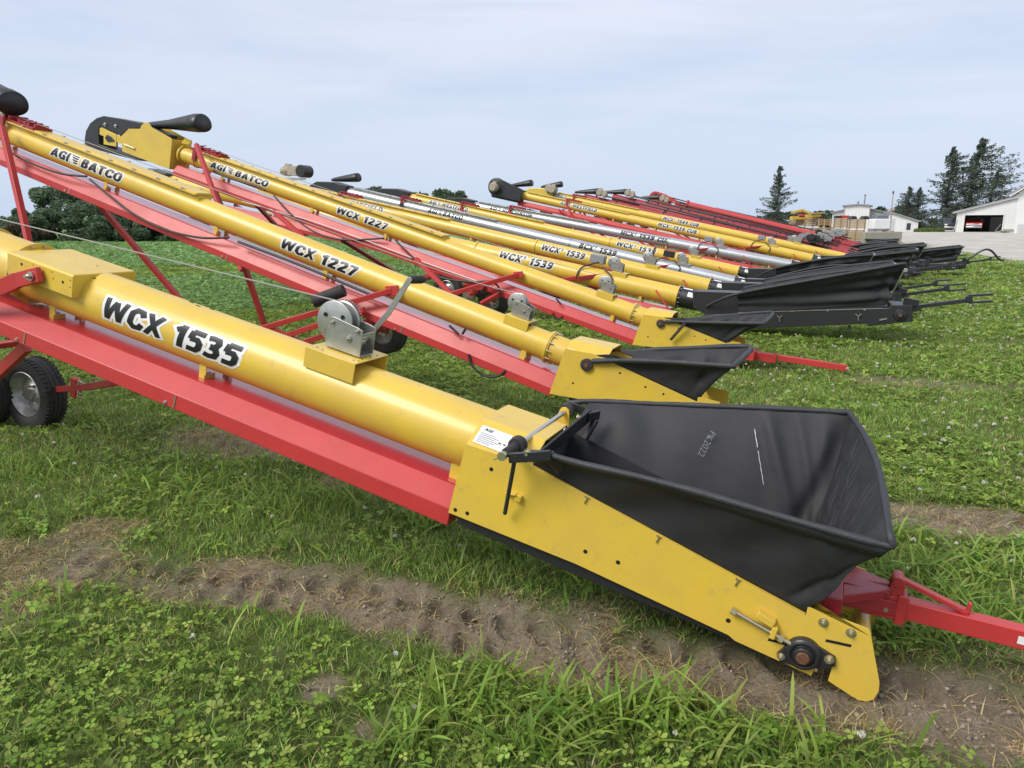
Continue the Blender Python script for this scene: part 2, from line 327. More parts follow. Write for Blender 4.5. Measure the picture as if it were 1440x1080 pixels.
def winch(par,hub,k=1,crank=True,low=False,motor=False):
    """hand winch: two side plates, toothed drum, crank; hub is the drum centre"""
    X,Z=hub; P=lambda x,y,z:(X+x*k,y*k,Z+z*k)
    mb=MB(); prof=[(.02,.02),(-.005,.028),(-.15,.012),(-.178,.005),(-.182,-.13),(.028,-.128),(.03,-.06)]
    for y in (.052,-.058): mb.prism([(X+a*k,Z+b*k) for a,b in prof],y*k,(y+.006)*k)
    mb.box(P(-.08,-.002,-.128),(.205*k,.112*k,.006*k)); mb.box(P(-.176,-.002,-.02),(.006*k,.105*k,.012*k))
    fr=mb.build('winch',GAL,par,bevel=.0015)
    d=MB(); d.lathe(P(0,.048,0),(0,-1,0),[(0,.0),(0,.098*k),(.003*k,.105*k),(.006*k,.105*k),(.012*k,.096*k),(.012*k,.06*k),(.07*k,.06*k),(.07*k,.092*k),(.074*k,.098*k),(.078*k,.098*k),(.078*k,0)],40)
    n=44; rr=.098*k
    for i in range(n):
        a=2*math.pi*i/n; c=Vector((X+math.cos(a)*rr,-.042*k,Z+math.sin(a)*rr))
        d.box(c,(.012*k,.008*k,.006*k),Matrix.Rotation(-a,3,'Y'))
    d.lathe(P(0,.03,0),(0,-1,0),[(0,.064*k),(.008*k,.075*k),(.018*k,.066*k),(.026*k,.076*k),(.036*k,.066*k)],28)
    d.build('drum',GAL,fr,bevel=0)
    sp=MB()
    for i in range(3):
        sp.mark(); a=i*2.09+.4; c=Vector(P(math.cos(a)*.06,.0505,math.sin(a)*.06)); sp.cyl(c,c+Vector((0,.002,0)),.011*k,n=12)
    sp.build('drum_hole_shade',HOL,fr,smooth=False)
    b=MB(); 
    for p in ((0,.06,0),(-.105,.06,-.055),(-.15,.06,-.005)): bolt(b,P(*p),r=.013*k if p[0]<-.1 and p[2]<-.03 else .008*k)
    b.mark(); b.cyl(P(-.13,.052,-.055),P(-.13,-.06,-.055),.02*k,n=16); b.build('gear_shaft',STL,fr)
    g=MB(); g.lathe(P(-.13,.04,-.07),(0,-1,0),[(0,0),(0,.036*k),(.012*k,.036*k),(.012*k,.022*k),(.07*k,.022*k),(.07*k,0)],20)
    for i in range(14):
        a=2*math.pi*i/14; g.box(P(-.13+math.cos(a)*.036,.034,-.07+math.sin(a)*.036),(.008*k,.012*k,.007*k),Matrix.Rotation(-a,3,'Y'))
    g.build('pinion_gear',STL,fr)
    if crank:
        c=MB(); c.prism([(X+a*k,Z+b*k) for a,b in((-.118,-.052),(-.122,-.036),(-.206,.098),(-.291,.284),(-.298,.296),(-.311,.298),(-.32,.288),(-.318,.276),(-.232,.086),(-.146,-.050),(-.130,-.06))],-.082*k,-.076*k)
        c.cyl(P(-.13,-.055,-.055),P(-.13,-.085,-.055),.014*k); c.build('crank_arm',GAL,fr,bevel=.0015)
        g=MB(); g.lathe(P(-.306,-.082,.284),(-.12,-1,-.02),[(0,0),(0,.017*k),(.01*k,.02*k),(.09*k,.021*k),(.105*k,.018*k),(.112*k,.008*k),(.112*k,0)],16); g.build('crank_grip',RUB,fr)
    return fr
def winch_mount(par,x0,x1,top,hw,drop,m):
    mb=MB(); t=.006
    mb.prismx([(hw,top-drop),(hw,top),(-hw,top),(-hw,top-drop),(-hw+t,top-drop),(-hw+t,top-t),(hw-t,top-t),(hw-t,top-drop)],x0,x1)
    o=mb.build('winch_mount',m,par,bevel=.004)
    return o
def wheel(par,c,axis,R0,w,rimr,name='wheel',rim=True,m=GAL):
    c=Vector(c); ax=Vector(axis).normalized()
    root=MB(); root.cyl(c-ax*w*.2,c+ax*w*.32,.05*R0/.3,n=16); hub=root.build(name,STL,par)
    t=MB(); prof=[(-w*.36,rimr*1.0),(-w*.47,rimr*1.12),(-w*.5,R0*.82),(-w*.44,R0*.955),(-w*.36,R0*.985),(-w*.22,R0*.995),(-w*.2,R0*.975),(-w*.17,R0*.975),(-w*.15,R0),(-w*.02,R0),(0,R0*.975),(w*.02,R0),(w*.15,R0),(w*.17,R0*.975),(w*.2,R0*.975),(w*.22,R0*.995),(w*.36,R0*.985),(w*.44,R0*.955),(w*.5,R0*.82),(w*.47,rimr*1.12),(w*.36,rimr)]
    t.lathe(c,ax,prof,48); 
    x=ax.orthogonal().normalized(); y=ax.cross(x)
    for i in range(48):
        a=2*math.pi*i/48; d=x*math.cos(a)+y*math.sin(a); tn=ax.cross(d)
        for sgn in (-1,1):
            q=c+d*(R0*.985)+ax*(w*.33*sgn); t.bar(q-ax*w*.1,q+ax*w*.1+tn*.01*sgn,.014,.016,d)
    t.build('tyre',RUB,hub,ang=40)
    if rim:
        r=MB(); r.lathe(c,ax,[(w*.40,rimr*1.04),(w*.42,rimr),(w*.33,rimr*.93),(w*.1,rimr*.86),(w*.02,rimr*.8),(w*.06,rimr*.55),(w*.16,rimr*.4),(w*.17,rimr*.22),(w*.1,rimr*.2),(w*.1,0)],36)
        r.lathe(c,-ax,[(w*.40,rimr*1.04),(w*.42,rimr),(w*.33,rimr*.93),(w*.1,rimr*.86),(0,0)],36); r.build('rim',m,hub)
        b=MB()
        for i in range(5):
            b.mark(); a=2*math.pi*i/5; q=c+(x*math.cos(a)+y*math.sin(a))*rimr*.45+ax*w*.13; b.cyl(q,q+ax*.02,.012,n=6)
        b.build('lug_nut',STL,hub); b=MB(); b.cyl(c+ax*w*.1,c+ax*w*.3,rimr*.17,rimr*.13,n=14); b.build('hub_cap',STL,hub)
    return hub
def trough(par,x0,x1,hw,zb,zt,m=RED,seams=(),dz=0):
    mb=MB(); b=zb+.085*hw/.24; i=hw*.62
    mb.prismx([(hw,zb),(hw,b),(i,zt),(-i,zt),(-hw,b),(-hw,zb)],x0,x1,0,dz)
    o=mb.build('return_trough',m,par,bevel=.004,ang=20)
    mb=MB(); mb.prismx([(i-.006,zt+.0015),(i-.006,zt+.0035),(-i+.006,zt+.0035),(-i+.006,zt+.0015)],x0+.02,x1-.02); mb.build('trough_lid',REDL,o,smooth=False)
    if seams:
        s=MB()
        for x in seams: 
            for sg in (1,-1): s.mark(); s.bar((x,sg*(hw+.002),zb+.01),(x-.012,sg*(hw+.002),b-.004),.01,.003,(0,1,0)); bolt(s,(x+.06,sg*hw,zb+.02),(0,sg,0),.008,.01)
        s.build('trough_seam',STL,o)
    return o
def tube_brackets(par,xs,r,hw,zt,m=YEL):
    for x in xs:
        mb=MB(); 
        for sg in (1,-1):
            mb.mark(); mb.box((x,sg*r*.62,-r*.72-.03),(.05,.006,.11)); mb.box((x-.022,sg*r*.45,zt+.004),(.006,r*.5,.05))
        o=mb.build('tube_bracket',m,par,bevel=.002)
        b=MB(); bolt(b,(x-.03,r*.5,zt+.03),(1,0,0),.01,.012); bolt(b,(x-.03,-r*.5,zt+.03),(1,0,0),.01,.012); b.build('bolt',BRZ,o)
def lid_rail(par,x0,x1,r,m):
    mb=MB(); zt=r+.016
    mb.prismx([(.085,r*.72),(.085,zt),(-.085,zt),(-.085,r*.72)],x0,x1)
    mb.prismx([(.125,zt+.004),(.125,zt+.02),(.1,zt+.02),(.1,zt+.03),(-.1,zt+.03),(-.1,zt+.02),(-.125,zt+.02),(-.125,zt+.004)],x0+.02,x1)
    o=mb.build('tube_lid',m,par,bevel=.002,ang=25)
    b=MB()
    for i in range(int((x1-x0)/.35)): 
        x=x0+.2+i*.35; b.mark(); b.box((x,.118,zt+.028),(.03,.02,.014)); b.mark(); b.box((x,-.118,zt+.028),(.03,.02,.014))
    b.build('lid_clip',STL,o,smooth=False)
    return o
def red_clamp(par,x,r,leg=None):
    """lift-arm clamp over the tube near the head: bundle of red bars, with a leg running down"""
    mb=MB(); z=r+.03
    for sg in (1,-1):
        mb.bar((x+.12,sg*.09,z),(x-.5,sg*.1,z+.02),.03,.04); mb.bar((x,sg*.03,z+.05),(x-.42,sg*.1,z+.05),.018)
        mb.box((x-.02,sg*(r+.02),z-.06),(.07,.03,.2))
    for i in range(5): 
        q=x+.05-i*.13; mb.box((q,0,z+.045),(.035,.16+.05*(i%2),.05)); mb.bar((q,.07-.02*i,z+.05),(q-.09,-.06+.03*i,z+.075+.02*(i%3==0)),.014)
    mb.build('lift_clamp',REDD,par,bevel=.002)
def drive_motor(par,p,ax,L,r,m=MOT):
    p=Vector(p); ax=Vector(ax).normalized()
    mb=MB(); mb.lathe(p,ax,[(0,0),(0,r*.6),(L*.06,r*.95),(L*.1,r),(L*.75,r),(L*.78,r*.88),(L,r*.8),(L,0)],22)
    for i in range(14):
        a=2*math.pi*i/14; x=ax.orthogonal().normalized(); y=ax.cross(x); d=x*math.cos(a)+y*math.sin(a)
        mb.bar(p+ax*L*.14+d*r*1.02,p+ax*L*.72+d*r*1.02,.012,.012,d)
    mb.box(p+ax*L*.4+Vector((0,0,r*1.05)),(.14,.1,.09)); return mb.build('drive_motor',m,par,bevel=.004)
def half_spout(par,a,b,r0,r1,thick=.012):
    """rubber discharge hood: an open tube lying along a..b"""
    a=Vector(a);b=Vector(b);d=(b-a).normalized(); x=Vector((0,1,0)); z=d.cross(x).normalized(); x=z.cross(d)
    if z.z<0: z=-z
    mb=MB(); n=26; pts=[]; 
    st=[(0,r0*.3,.3),(.12,r0*.55,.2),(.45,r0*.85,.05),(.84,r1,0),(.88,r1*1.0,0),(.89,r1*1.06,0),(.985,r1*1.04,0),(1,r1*.98,0)]
    for t,r,cut in st:
        for k in range(n+1):
            ang=-math.pi/2+cut*1.9+ (2*math.pi-cut*3.8)*k/n
            pts.append(a+(b-a)*t+(x*math.cos(ang)+z*math.sin(ang)*(.88 if math.sin(ang)>0 else .62))*r)
    m=n+1; mb.add(pts,[(i*m+k,i*m+k+1,(i+1)*m+k+1,(i+1)*m+k) for i in range(len(st)-1) for k in range(n)])
    cc=a+(b-a)*.985; mb.add([cc]+pts[-m:],[(0,k+1,k+2) for k in range(n)])
    return mb.build('discharge_hood',BLK,par,ang=40,solid=thick)
def hose(par,pts,r=.012,m=HOS,name='hose',n=40): return MB().sweep(curve(pts,n),r,8).build(name,m,par)

GROUP='conveyors and augers parked side by side on the grass'
# ------------------------------------------------------------- nearest conveyor
def conveyor_near():
    fr=Frame(3.008,.37,.226); t=fr.root('belt_conveyor'); r=.156
    tag(t,'nearest yellow belt conveyor, lettered WCX 1535, with the big open black hopper in front','conveyor',GROUP)
    P=fr.px; hw=.262
    tb=MB(); tb.cyl((1.42,0,0),(4.93,0,0),r,n=64,caps=False); tb.cyl((4.93,0,0),(10.3,0,0),r,n=48)
    tub=tb.build('tube',YEL,t); 
    fl=MB(); fl.lathe((4.86,0,0),(1,0,0),[(0,r),(0,r+.032),(.012,r+.032),(.012,r+.004),(.1,r+.018),(.42,r+.018),(.42,r+.034),(.44,r+.034),(.44,r)],56); fo=fl.build('tube_collar',YEL,t,bevel=.001)
    b=MB()
    for i in range(14): a=2*math.pi*i/14; bolt(b,(4.855,math.cos(a)*(r+.018),math.sin(a)*(r+.018)),(-1,0,0),.007,.009)
    b.build('bolt',BRZ,fo)
    mb=MB(); sa=math.radians(38); ws=(r*math.cos(sa),r*math.sin(sa))
    mb.mark(); mb.bar((1.9,*ws),(2.395,*ws),.006,.002,(0,math.cos(sa),math.sin(sa))); mb.mark(); mb.bar((2.705,*ws),(4.26,*ws),.006,.002,(0,math.cos(sa),math.sin(sa))); mb.build('weld_seam',YEL,tub)
    # side plates
    out=[(1.701,.07),(1.719,-.277),(1.098,-.268),(.568,-.292),(.44,-.298),(.41,-.310),(.117,-.320),(.112,-.285),(.104,-.25),(.09,-.222),(.074,-.212),(.064,-.225),(.058,-.312),(-.055,-.338),(-.085,-.33),(-.104,-.31),(-.108,-.268),(-.099,-.234),(-.018,-.075),(-.011,-.06),(0,-.051),(.21,-.052),(.223,-.027),(.215,-.022),(.207,-.094),(1.393,.082)]
    for sg in (1,-1):
        mb=MB(); mb.prism(out,sg*hw,sg*(hw-.006)); o=mb.build('side_plate',YEL,t,bevel=.0012,ang=20)
        mb=MB(); mb.bar((1.39,sg*(hw-.012),.084),(.21,sg*(hw-.012),-.090),.024,.004); mb.build('plate_flange',YEL if sg>0 else BLK,o,bevel=.001)
        h=MB()
        for x,z in((1.687,-.25),(1.627,-.243),(1.071,-.196),(.929,-.185),(1.56,-.0),(.457,-.238)): h.mark(); h.cyl((x,sg*(hw+.0008),z),(x,sg*(hw-.001),z),.0095,n=16)
        for x0,x1,z0,z1 in((.30,.22,-.247,-.232),(.115,.03,-.158,-.14)): h.mark(); h.add([(x0,sg*(hw+.0009),z0-.006),(x1,sg*(hw+.0009),z1-.006),(x1,sg*(hw+.0009),z1+.006),(x0,sg*(hw+.0009),z0+.006)],[(0,1,2,3)])
        h.build('plate_hole_shade',HOL,o,smooth=False,fix=False)  # nothing is cut: dark discs and strips paint the shade inside
        b=MB()
        for x,z in((.144,-.092),(.047,-.09)): bolt(b,(x,sg*hw,z),(0,sg,0),.012,.012)
        b.build('bolt',BRZ,o)
        # bearing
        c=Vector((.171,sg*hw,-.238)); br=MB()
        br.prism([(c.x+.085,c.z-.045),(c.x+.06,c.z+.012),(c.x+.0,c.z+.062),(c.x-.04,c.z+.05),(c.x-.105,c.z+.036),(c.x-.115,c.z+.004),(c.x-.07,c.z-.03),(c.x+.02,c.z-.062),(c.x+.065,c.z-.07)],sg*hw,sg*(hw+.018))
        br.lathe(c,(0,sg,0),[(.0,.064),(.024,.062),(.03,.055),(.034,.055),(.034,.045),(.026,.042),(.026,.035),(.04,.035),(.044,.031),(.044,0)],36); bo=br.build('bearing',BLK,t,bevel=.002)
        s2=MB(); s2.lathe(c,(0,sg,0),[(.044,.0),(.056,0.0),(.056,.02),(.053,.0245),(.03,.0245)][1:],24); s2.build('shaft_end',RST,bo)
        b=MB(); bolt(b,(c.x+.068,sg*(hw+.018),c.z-.045),(0,sg,0),.01,.012); bolt(b,(c.x-.088,sg*(hw+.018),c.z+.022),(0,sg,0),.012,.014); bolt(b,(c.x-.06,sg*(hw+.018),c.z-.04),(0,sg,0),.004,.008); b.build('bolt',BRZ,bo)
        # tensioner
        tm=MB(); tm.bar((.368,sg*(hw+.018),-.15),(.30,sg*(hw+.018),-.165),.036,.03); tm.box((.292,sg*(hw+.018),-.197),(.02,.036,.05)); to=tm.build('tension_bracket',YEL,t,bevel=.003)
        tm=MB(); q0=Vector((.452,sg*(hw+.02),-.18)); q1=Vector((.215,sg*(hw+.02),-.218)); tm.cyl(q0,q1,.0085,n=12); d=(q1-q0).normalized(); tm.cyl(q0-d*.008,q0+d*.012,.015,n=6); tm.cyl(q0+d*.185,q0+d*.202,.017,n=6); tm.build('tension_bolt',BRZ,to)
        # little hooks along the fabric edge
        hk=MB()
        for x in (1.12,.80,.47):
            hk.mark(); z=-.094+(x-.207)*.1484; hk.bar((x,sg*(hw+.004),z-.004),(x+.006,sg*(hw+.006),z-.03),.006,.004); hk.bar((x-.008,sg*(hw+.004),z-.003),(x+.012,sg*(hw+.004),z-.001),.006,.004)
        hk.build('fabric_hook',STL,o)
    mb=MB(); mb.prismx([(hw,.07),(.135,.163),(-.135,.163),(-hw,.07),(-hw+.006,.066),(-.133,.157),(.133,.157),(hw-.006,.066)],1.39,1.70); hood=mb.build('intake_hood',YEL,t,bevel=.003,ang=18)
    st=MB(); tl=Vector((1.675,.215,.106)); 
    n0=Vector((0,.07-.163,-(.135-hw))).normalized(); n0=Vector((0,.093,.127)).normalized()
    ex=Vector((-1,0,0)); ey=Vector((0,-.127,.093)).normalized(); o0=Vector((1.68,.247,.0832))+n0*.0015
    q=lambda a,b,l=0:o0+ex*a+ey*b+n0*l
    st.add([q(0,0),q(.15,0),q(.15,.098),q(0,.098)],[(0,1,2,3)]); so_=st.build('warning_sticker',WHT,hood,smooth=False)
    tx=MB(); 
    for i in range(6): tx.add([q(.012,.01+i*.0095,.0008),q(.08+.04*((i*37)%5)/5,.01+i*.0095,.0008),q(.08+.04*((i*37)%5)/5,.0135+i*.0095,.0008),q(.012,.0135+i*.0095,.0008)],[(0,1,2,3)])
    tx.build('sticker_text',GRY,so_,smooth=False); decal(so_,'sticker_lettering','AGI',BLD,lambda a,v,l:q(.02+a,.082+v,l),.02,.03,width=.04,lift=.0012)
    tx=MB(); tx.mark(); tx.box(q(.115,.04,.0015),(.012,.012,.001)); tx.mark(); tx.box(q(.137,.04,.0015),(.01,.012,.001)); tx.build('sticker_icon',BLD,so_,smooth=False)
    # floor belt, lower guard, front cross plate
    mb=MB(); mb.box((.93,0,-.305),(1.5,.47,.05)); mb.build('belt_guard',BLK,t,bevel=.004)
    mb=MB(); mb.box((.9,0,-.20),(1.55,.44,.012)); mb.cyl((.171,-.22,-.238),(.171,.22,-.238),.05,n=24); mb.build('conveyor_belt',RUB,t)
    # shaft with ears
    zp=.150; xs=1.462
    mb=MB(); mb.cyl((xs,.42,zp),(xs,-.44,zp+.02),.0115,n=16); sh=mb.build('pivot_shaft',STL,t)
    for y0,ya in((.245,.30),(-.285,-.31)):
        zz=zp+.02*(.42-y0)/.86
        mb=MB(); pl=[(xs+.05,.06),(xs-.05,.06),(xs-.026,zz+.0),(xs-.02,zz+.018),(xs,zz+.027),(xs+.02,zz+.018),(xs+.026,zz)]
        mb.prism(pl,y0,y0+math.copysign(.008,y0)); mb.build('shaft_ear',YEL,t,bevel=.001)
        sg=math.copysign(1,y0); mb=MB(); mb.lathe((xs,y0+sg*.01,zz),(0,sg,0),[(0,.02),(0,.036),(.004,.039),(.04,.037),(.044,.033),(.044,.02)],26); mb.lathe((xs,y0+sg*.03,zz),(0,sg,0),[(0,.02),(0,.022),(.12,.02),(.12,0)],20); mb.build('spring_bushing',RUB,t)
    # hopper rim and fabric
    nr=[Vector((xs-.02,.405,.142)),P(757,637,.36),P(820,653,.37),P(900,671,.38),P(980,692,.39),P(1100,727,.41),P(1210,758,.43),P(1256,769,.44)]
    er=[P(1256,769,.44),P(1250,745,.41),P(1244,700,.22),P(1233,651,-.02),P(1216,612,-.25),P(1194,580,-.44)]
    frm=[P(1194,580,-.44),P(1100,575,-.44),P(1000,571,-.43),P(900,567,-.42),P(829,564,-.40),P(797,568,-.38)]
    bn=[Vector((1.385,hw-.012,.085)),Vector((.80,hw-.012,-.004)),Vector((.212,hw-.012,-.088))]
    be=[Vector((.212,hw-.012,-.088)),Vector((.2,0,-.10)),Vector((.212,-hw+.012,-.088))]
    bf=[Vector((.212,-hw+.012,-.088)),Vector((.8,-hw+.012,-.004)),Vector((1.385,-hw+.012,.085))]
    cn=curve(nr[1:],40);ce=curve(er,30);cf=curve(frm[:-1],40)
    ho,FP,FN=fabric('hopper',t,[bn,be,bf],[cn,ce,cf],[80,60,80],26,.012,.008,seed=5)
    rim=MB(); path=curve(nr,40)+curve(er,30)[1:]+curve(frm,40)[1:]
    rim.sweep(path,[.0115 if i<4 else .0128+.0012*math.sin(i*.7)+.0008*math.sin(i*2.3) for i in range(len(path))],12); ri=rim.build('hopper_rim',HEM,ho,ang=50)
    # hem strip below the rim, stitched
    hem=MB(); top=[Vector(p) for p in resample(cn,60)]; 
    lo=[Vector(p) for p in resample(bn,60)]
    hem.add([a+(b-a)*k+Vector((0,.006,0)) for k in (.0,.14) for a,b in zip(top,lo)],[(i,i+1,60+i+1,60+i) for i in range(59)]); hem.build('hem_band',FAB,ho,solid=.003,ang=60)
    # rubber skirts lining the plates, and the apron behind the fabric
    for sg in (1,-1):
        mb=MB(); e=.03 if sg<0 else 0; mb.prism([(1.392,.076+e),(.215,-.096+e),(.25,-.195),(1.40,-.195)],sg*(hw-.02),sg*(hw-.026)); mb.build('rubber_skirt',FAB,ho,bevel=.001)
    mb=MB(); mb.add([(1.395,.235,.08),(1.395,-.235,.08),(1.36,-.235,-.19),(1.36,.235,-.19)],[(0,1,2,3)]); mb.build('rubber_apron',FAB,ho,solid=.005)
    # back bracket: black angled plate with rubber strip
    mb=MB(); a=Vector((1.375,.20,.115)); b=P(820,590,-.22); c=Vector((1.33,-.25,.36)) 
    e=P(829,584,-.23); mb.bar(Vector((1.385,.24,.095)),e,.012,.07); mb.bar(e+Vector((0,.03,.0)),P(842,583,-.26),.02,.045); mb.bar(P(838,590,-.24),P(822,618,-.20),.03,.02); bb=mb.build('hopper_bracket',BLK,ho,bevel=.003)
    b=MB(); 
    for p in ((1.374,-.05,.165),(1.374,0.0,.15),(1.362,-.17,.205)): bolt(b,p,(-1,0,0),.01,.014)
    b.build('bolt',BRZ,bb)
    mb=MB(); mb.mark(); mb.bar(nr[0],P(775,640,.372),.018,.042); mb.bar(P(772,640,.366),P(790,660,.30),.012,.05); mb.mark(); mb.bar(frm[-1]-Vector((.0,0,0)),frm[-1]+Vector((-.13,0,-.005)),.016,.04); mb.build('rim_arm',BLK,ho,bevel=.003)
    b=MB(); q=P(742,638,.385); bolt(b,q,(0,1,0),.013,.01); b.mark(); b.cyl((xs,.42,zp),(xs,.438,zp),.019,n=16); b.bar((xs+.012,.43,zp-.01),(xs+.03,.44,zp-.025),.004); b.build('bolt',BRZ,ho)
    mb=MB(); q0=P(725,640,.405); q1=P(710,722,.30); mb.sweep([q0,(q0+q1)/2,q1],.0095,8); pin=mb.build('prop_rod',RUB,t)
    mb=MB(); q=P(719,694,.275); mb.box(q,(.05,.026,.008),Matrix.Rotation(.2,3,'Y')); mb.box(q+Vector((-.035,-.004,-.01)),(.03,.018,.03)); mb.build('rod_clip',YEL,t,bevel=.002)
    # chalk and dust marks inside the hopper
    sp=MB(); q=P(864,643,-.335); sp.cyl(q,q+Vector((0,.004,0)),.014,n=20); sp.build('white_button',WHT,ho,smooth=False)
    def onfar(px,py):      # point on the inside of the far wall
        y=-.33
        for _ in range(4):
            p=P(px,py,y); 
            k=np.clip((p.z-(-.088+(p.x-.212)*.147))/max(.05,(.30+(1.0-p.x)*.3)-(-.088+(p.x-.212)*.147)),0,1); y=-.25-.17*k+.045*math.sin(3.14*k)+.01
        return P(px,py,y+.006)
    mk=MB(); pth=[onfar(1061+i*.85+math.sin(i*2.1)*.25,603+i*5.2) for i in range(16)]
    mk.mark(); mk.sweep(pth[:6],[.0008+.0009*abs(math.sin(i*1.7)) for i in range(6)],5); mk.mark(); mk.sweep(pth[6:],[.0016-.0008*abs(math.sin(i*1.3)) for i in range(10)],5); mk.build('scratch_mark',WHT,ho)
    # dusty scuffs raked down the inside of the end panel
    rs=np.random.default_rng(3); mk=MB()
    for i in range(58):
        u=int(rs.uniform(88,134)); v0=rs.uniform(.30,.9); v1=min(.97,v0+rs.uniform(.05,.22)); du=rs.uniform(-3,3); q=[]
        for j in range(7):
            f=j/6; a_=min(len(FP)-1,max(0,u+du*f)); b_=(v0+(v1-v0)*f)*25; i0=int(a_); j0=min(24,int(b_)); fa=a_-i0; fb=b_-j0; i1=min(len(FP)-1,i0+1)
            p=(FP[i0,j0]*(1-fa)+FP[i1,j0]*fa)*(1-fb)+(FP[i0,j0+1]*(1-fa)+FP[i1,j0+1]*fa)*fb; q.append(Vector(p+FN[i0]*.0024))
        mk.sweep(q,[.0004+.0011*math.sin(3.14*(j+.5)/7)*rs.uniform(.5,1) for j in range(7)],4)
    mk.build('dust_scuffs',DST,ho)
    o0=onfar(1003,607); e1=(onfar(985,641)-o0); e2=(onfar(988,600)-o0); 
    W=e1.length; e1.normalize(); e2=(e2-e1*e2.dot(e1)).normalized()
    decal(ho,'chalk_writing','PK2022',CHK,lambda a,v,l:o0+e1*a-e2*v,.045,-.022,width=W,lift=0,shear=.1)
    # red return trough, brackets, hatch, winch
    trough(t,1.72,10.0,.24,-.355,-.196,seams=(3.42,4.62,6.3)); tube_brackets(t,(1.80,3.38,4.58,6.2),r,.24,-.196)
    wm=winch_mount(t,2.40,2.70,.2,.142,.105,YEL)
    h=MB()
    for x,y in((2.42,.09),(2.425,.05),(2.43,-.02),(2.42,-.07),(2.44,.1),(2.62,.11),(2.66,.1),(2.6,-.1)): h.mark(); h.cyl((x,y,.1995),(x,y,.2008),.005,n=10)
    h.build('mount_hole_shade',HOL,wm,smooth=False)
    winch(t,(2.62,.336),1.0)
    mb=MB(); mb.prismx([(.205,.02),(.205,.145),(.195,.157),(-.195,.157),(-.205,.145),(-.205,.02)],4.27,4.83); hb=mb.build('hatch_box',YEL,t,bevel=.006,ang=30)
    h=MB()
    for x,z,rr in((4.35,.095,.009),(4.70,.11,.009),(4.44,.13,.004),(4.43,.095,.004),(4.29,.12,.004),(4.29,.08,.004),(4.6,.13,.004)): h.mark(); h.cyl((x,.2045,z),(x,.2058,z),rr,n=10)
    h.mark(); h.cyl((4.42,-.06,.1565),(4.42,-.06,.158),.006,n=8); h.build('bolt_hole_shade',HOL,hb,smooth=False)
    h=MB(); h.mark(); h.bar((4.265,-.03,.148),(4.25,-.04,.15),.03,.006); h.mark(); h.bar((4.265,.07,.132),(4.25,.07,.134),.03,.006); h.build('latch',RST,hb)
    tube_decal(t,'WCX 1535',4.085,3.09,r,.125,phi0=.13,outline=.098,bold=.05)
    w_=MB(); 
    for x,y in((3.62,-.02),(3.55,.0),(3.48,-.03)): w_.mark(); w_.box((x,y,math.sqrt(r*r-y*y)+.001),(.03,.006,.003))
    w_.build('scuff_mark',HOL,t,smooth=False)
    # winch cable up the slope
    hose(t,[(2.64,0,.43),P(40,318,0),P(40,318,0)*2-Vector((2.64,0,.43))],.004,CAB,'winch_cable')
    # undercarriage
    mb=MB(); a=P(48,388,.235); b=P(25,394,.24); c=P(0,405,.26); d=c+(c-b).normalized()*1.5
    mb.bar(a+(a-b).normalized()*.05,b,.035,.085); mb.bar(b,d,.035,.09); ar=mb.build('mover_arm',RED,t,bevel=.004); q=MB(); bolt(q,a+Vector((0,.02,.0)),(0,1,0),.018,.022); q.build('bolt',STL,ar)
    mb=MB(); mb.bar(P(38,487,-.24),P(-40,560,-.3),.05,.08); mb.build('lower_arm',RED,t,bevel=.004)
    upL=fr.dirL(Vector((0,0,1))); axw=fr.dirL(-SV)
    wc=fr.L(hs(6.25,3.98,.305)); wheel(t,wc,axw,.305,.205,.19)
    wc2=fr.L(hs(6.72,3.82,.295)); wheel(t,wc2,axw,.30,.2,.19)
    mb=MB(); a=wc-axw*.12; mb.bar(fr.px(160,538,-.35),fr.px(118,545,-.75),.05,.05); mb.bar(fr.px(118,545,-.75),a,.05,.05); mb.box(fr.px(106,545,-.80),(.06,.05,.16)); mb.bar(a,wc2-axw*.2,.06,.06); mb.bar(wc2,fr.px(-10,470,-.2),.06,.06); ax=mb.build('wheel_axle',RED,t,bevel=.004)
    q=MB(); 
    for dz in (-.06,-.03,.04,.06): bolt(q,fr.px(112,545,-.77)+Vector((-.02,.02,dz)),(-1,0,0),.012,.03)
    q.build('bolt',BRZ,ax)
    # legs carrying the upper end, beyond the left edge of the picture
    for y in (.3,-.3):
        mb=MB(); mb.bar((8.6,y*.8,-.3),fr.L(hs(7.9,3.0-y*2.6,.3)),.06,.06); mb.build('support_leg',RED,t,bevel=.003)
    # drawbar
    upw=upL; W=lambda h,y,z: fr.W(h,y,z)
    mb=MB()
    mb.bar(W(-.052,.215,.315),W(-.052,-.225,.335),.092,.065,upw)
    z0_,z1_=.30,.338
    for sg in (1,-1):
        A_=[(-.098,.16*sg),(-.098,.05*sg),(-.20,.005*sg),(-.30,.012*sg),(-.25,.05*sg)]
        pts=[W(a,b,z) for z in (z1_,z0_) for a,b in A_]; mb.add(pts,[(0,1,2,3,4),(9,8,7,6,5)]+[(i,(i+1)%5,5+(i+1)%5,5+i) for i in range(5)])
    mb.bar(W(-.09,0,.328),W(-.26,0,.318),.11,.03,upw)
    mb.bar(W(-.10,.1,.30),W(-.30,.03,.262),.02,.06,upw); mb.bar(W(-.10,-.1,.30),W(-.30,-.03,.262),.02,.06,upw)
    hb=mb.build('hitch_yoke',REDD,t,bevel=.004)
    mb=MB(); mb.bar(W(-.17,.01,.27),W(-.33,.0,.262),.07,.095,upw); mb.bar(W(-.29,0,.262),W(-.325,0,.26),.09,.12,upw); mb.bar(W(-.30,0,.26),W(-1.9,0,.132),.062,.075,upw); mb.lathe(W(-1.96,0,.11),upw,[(0,.03),(0,.065),(.04,.065),(.04,.03),(0,.03)],20); db=mb.build('drawbar',RED,t,bevel=.004)
    mb=MB(); 
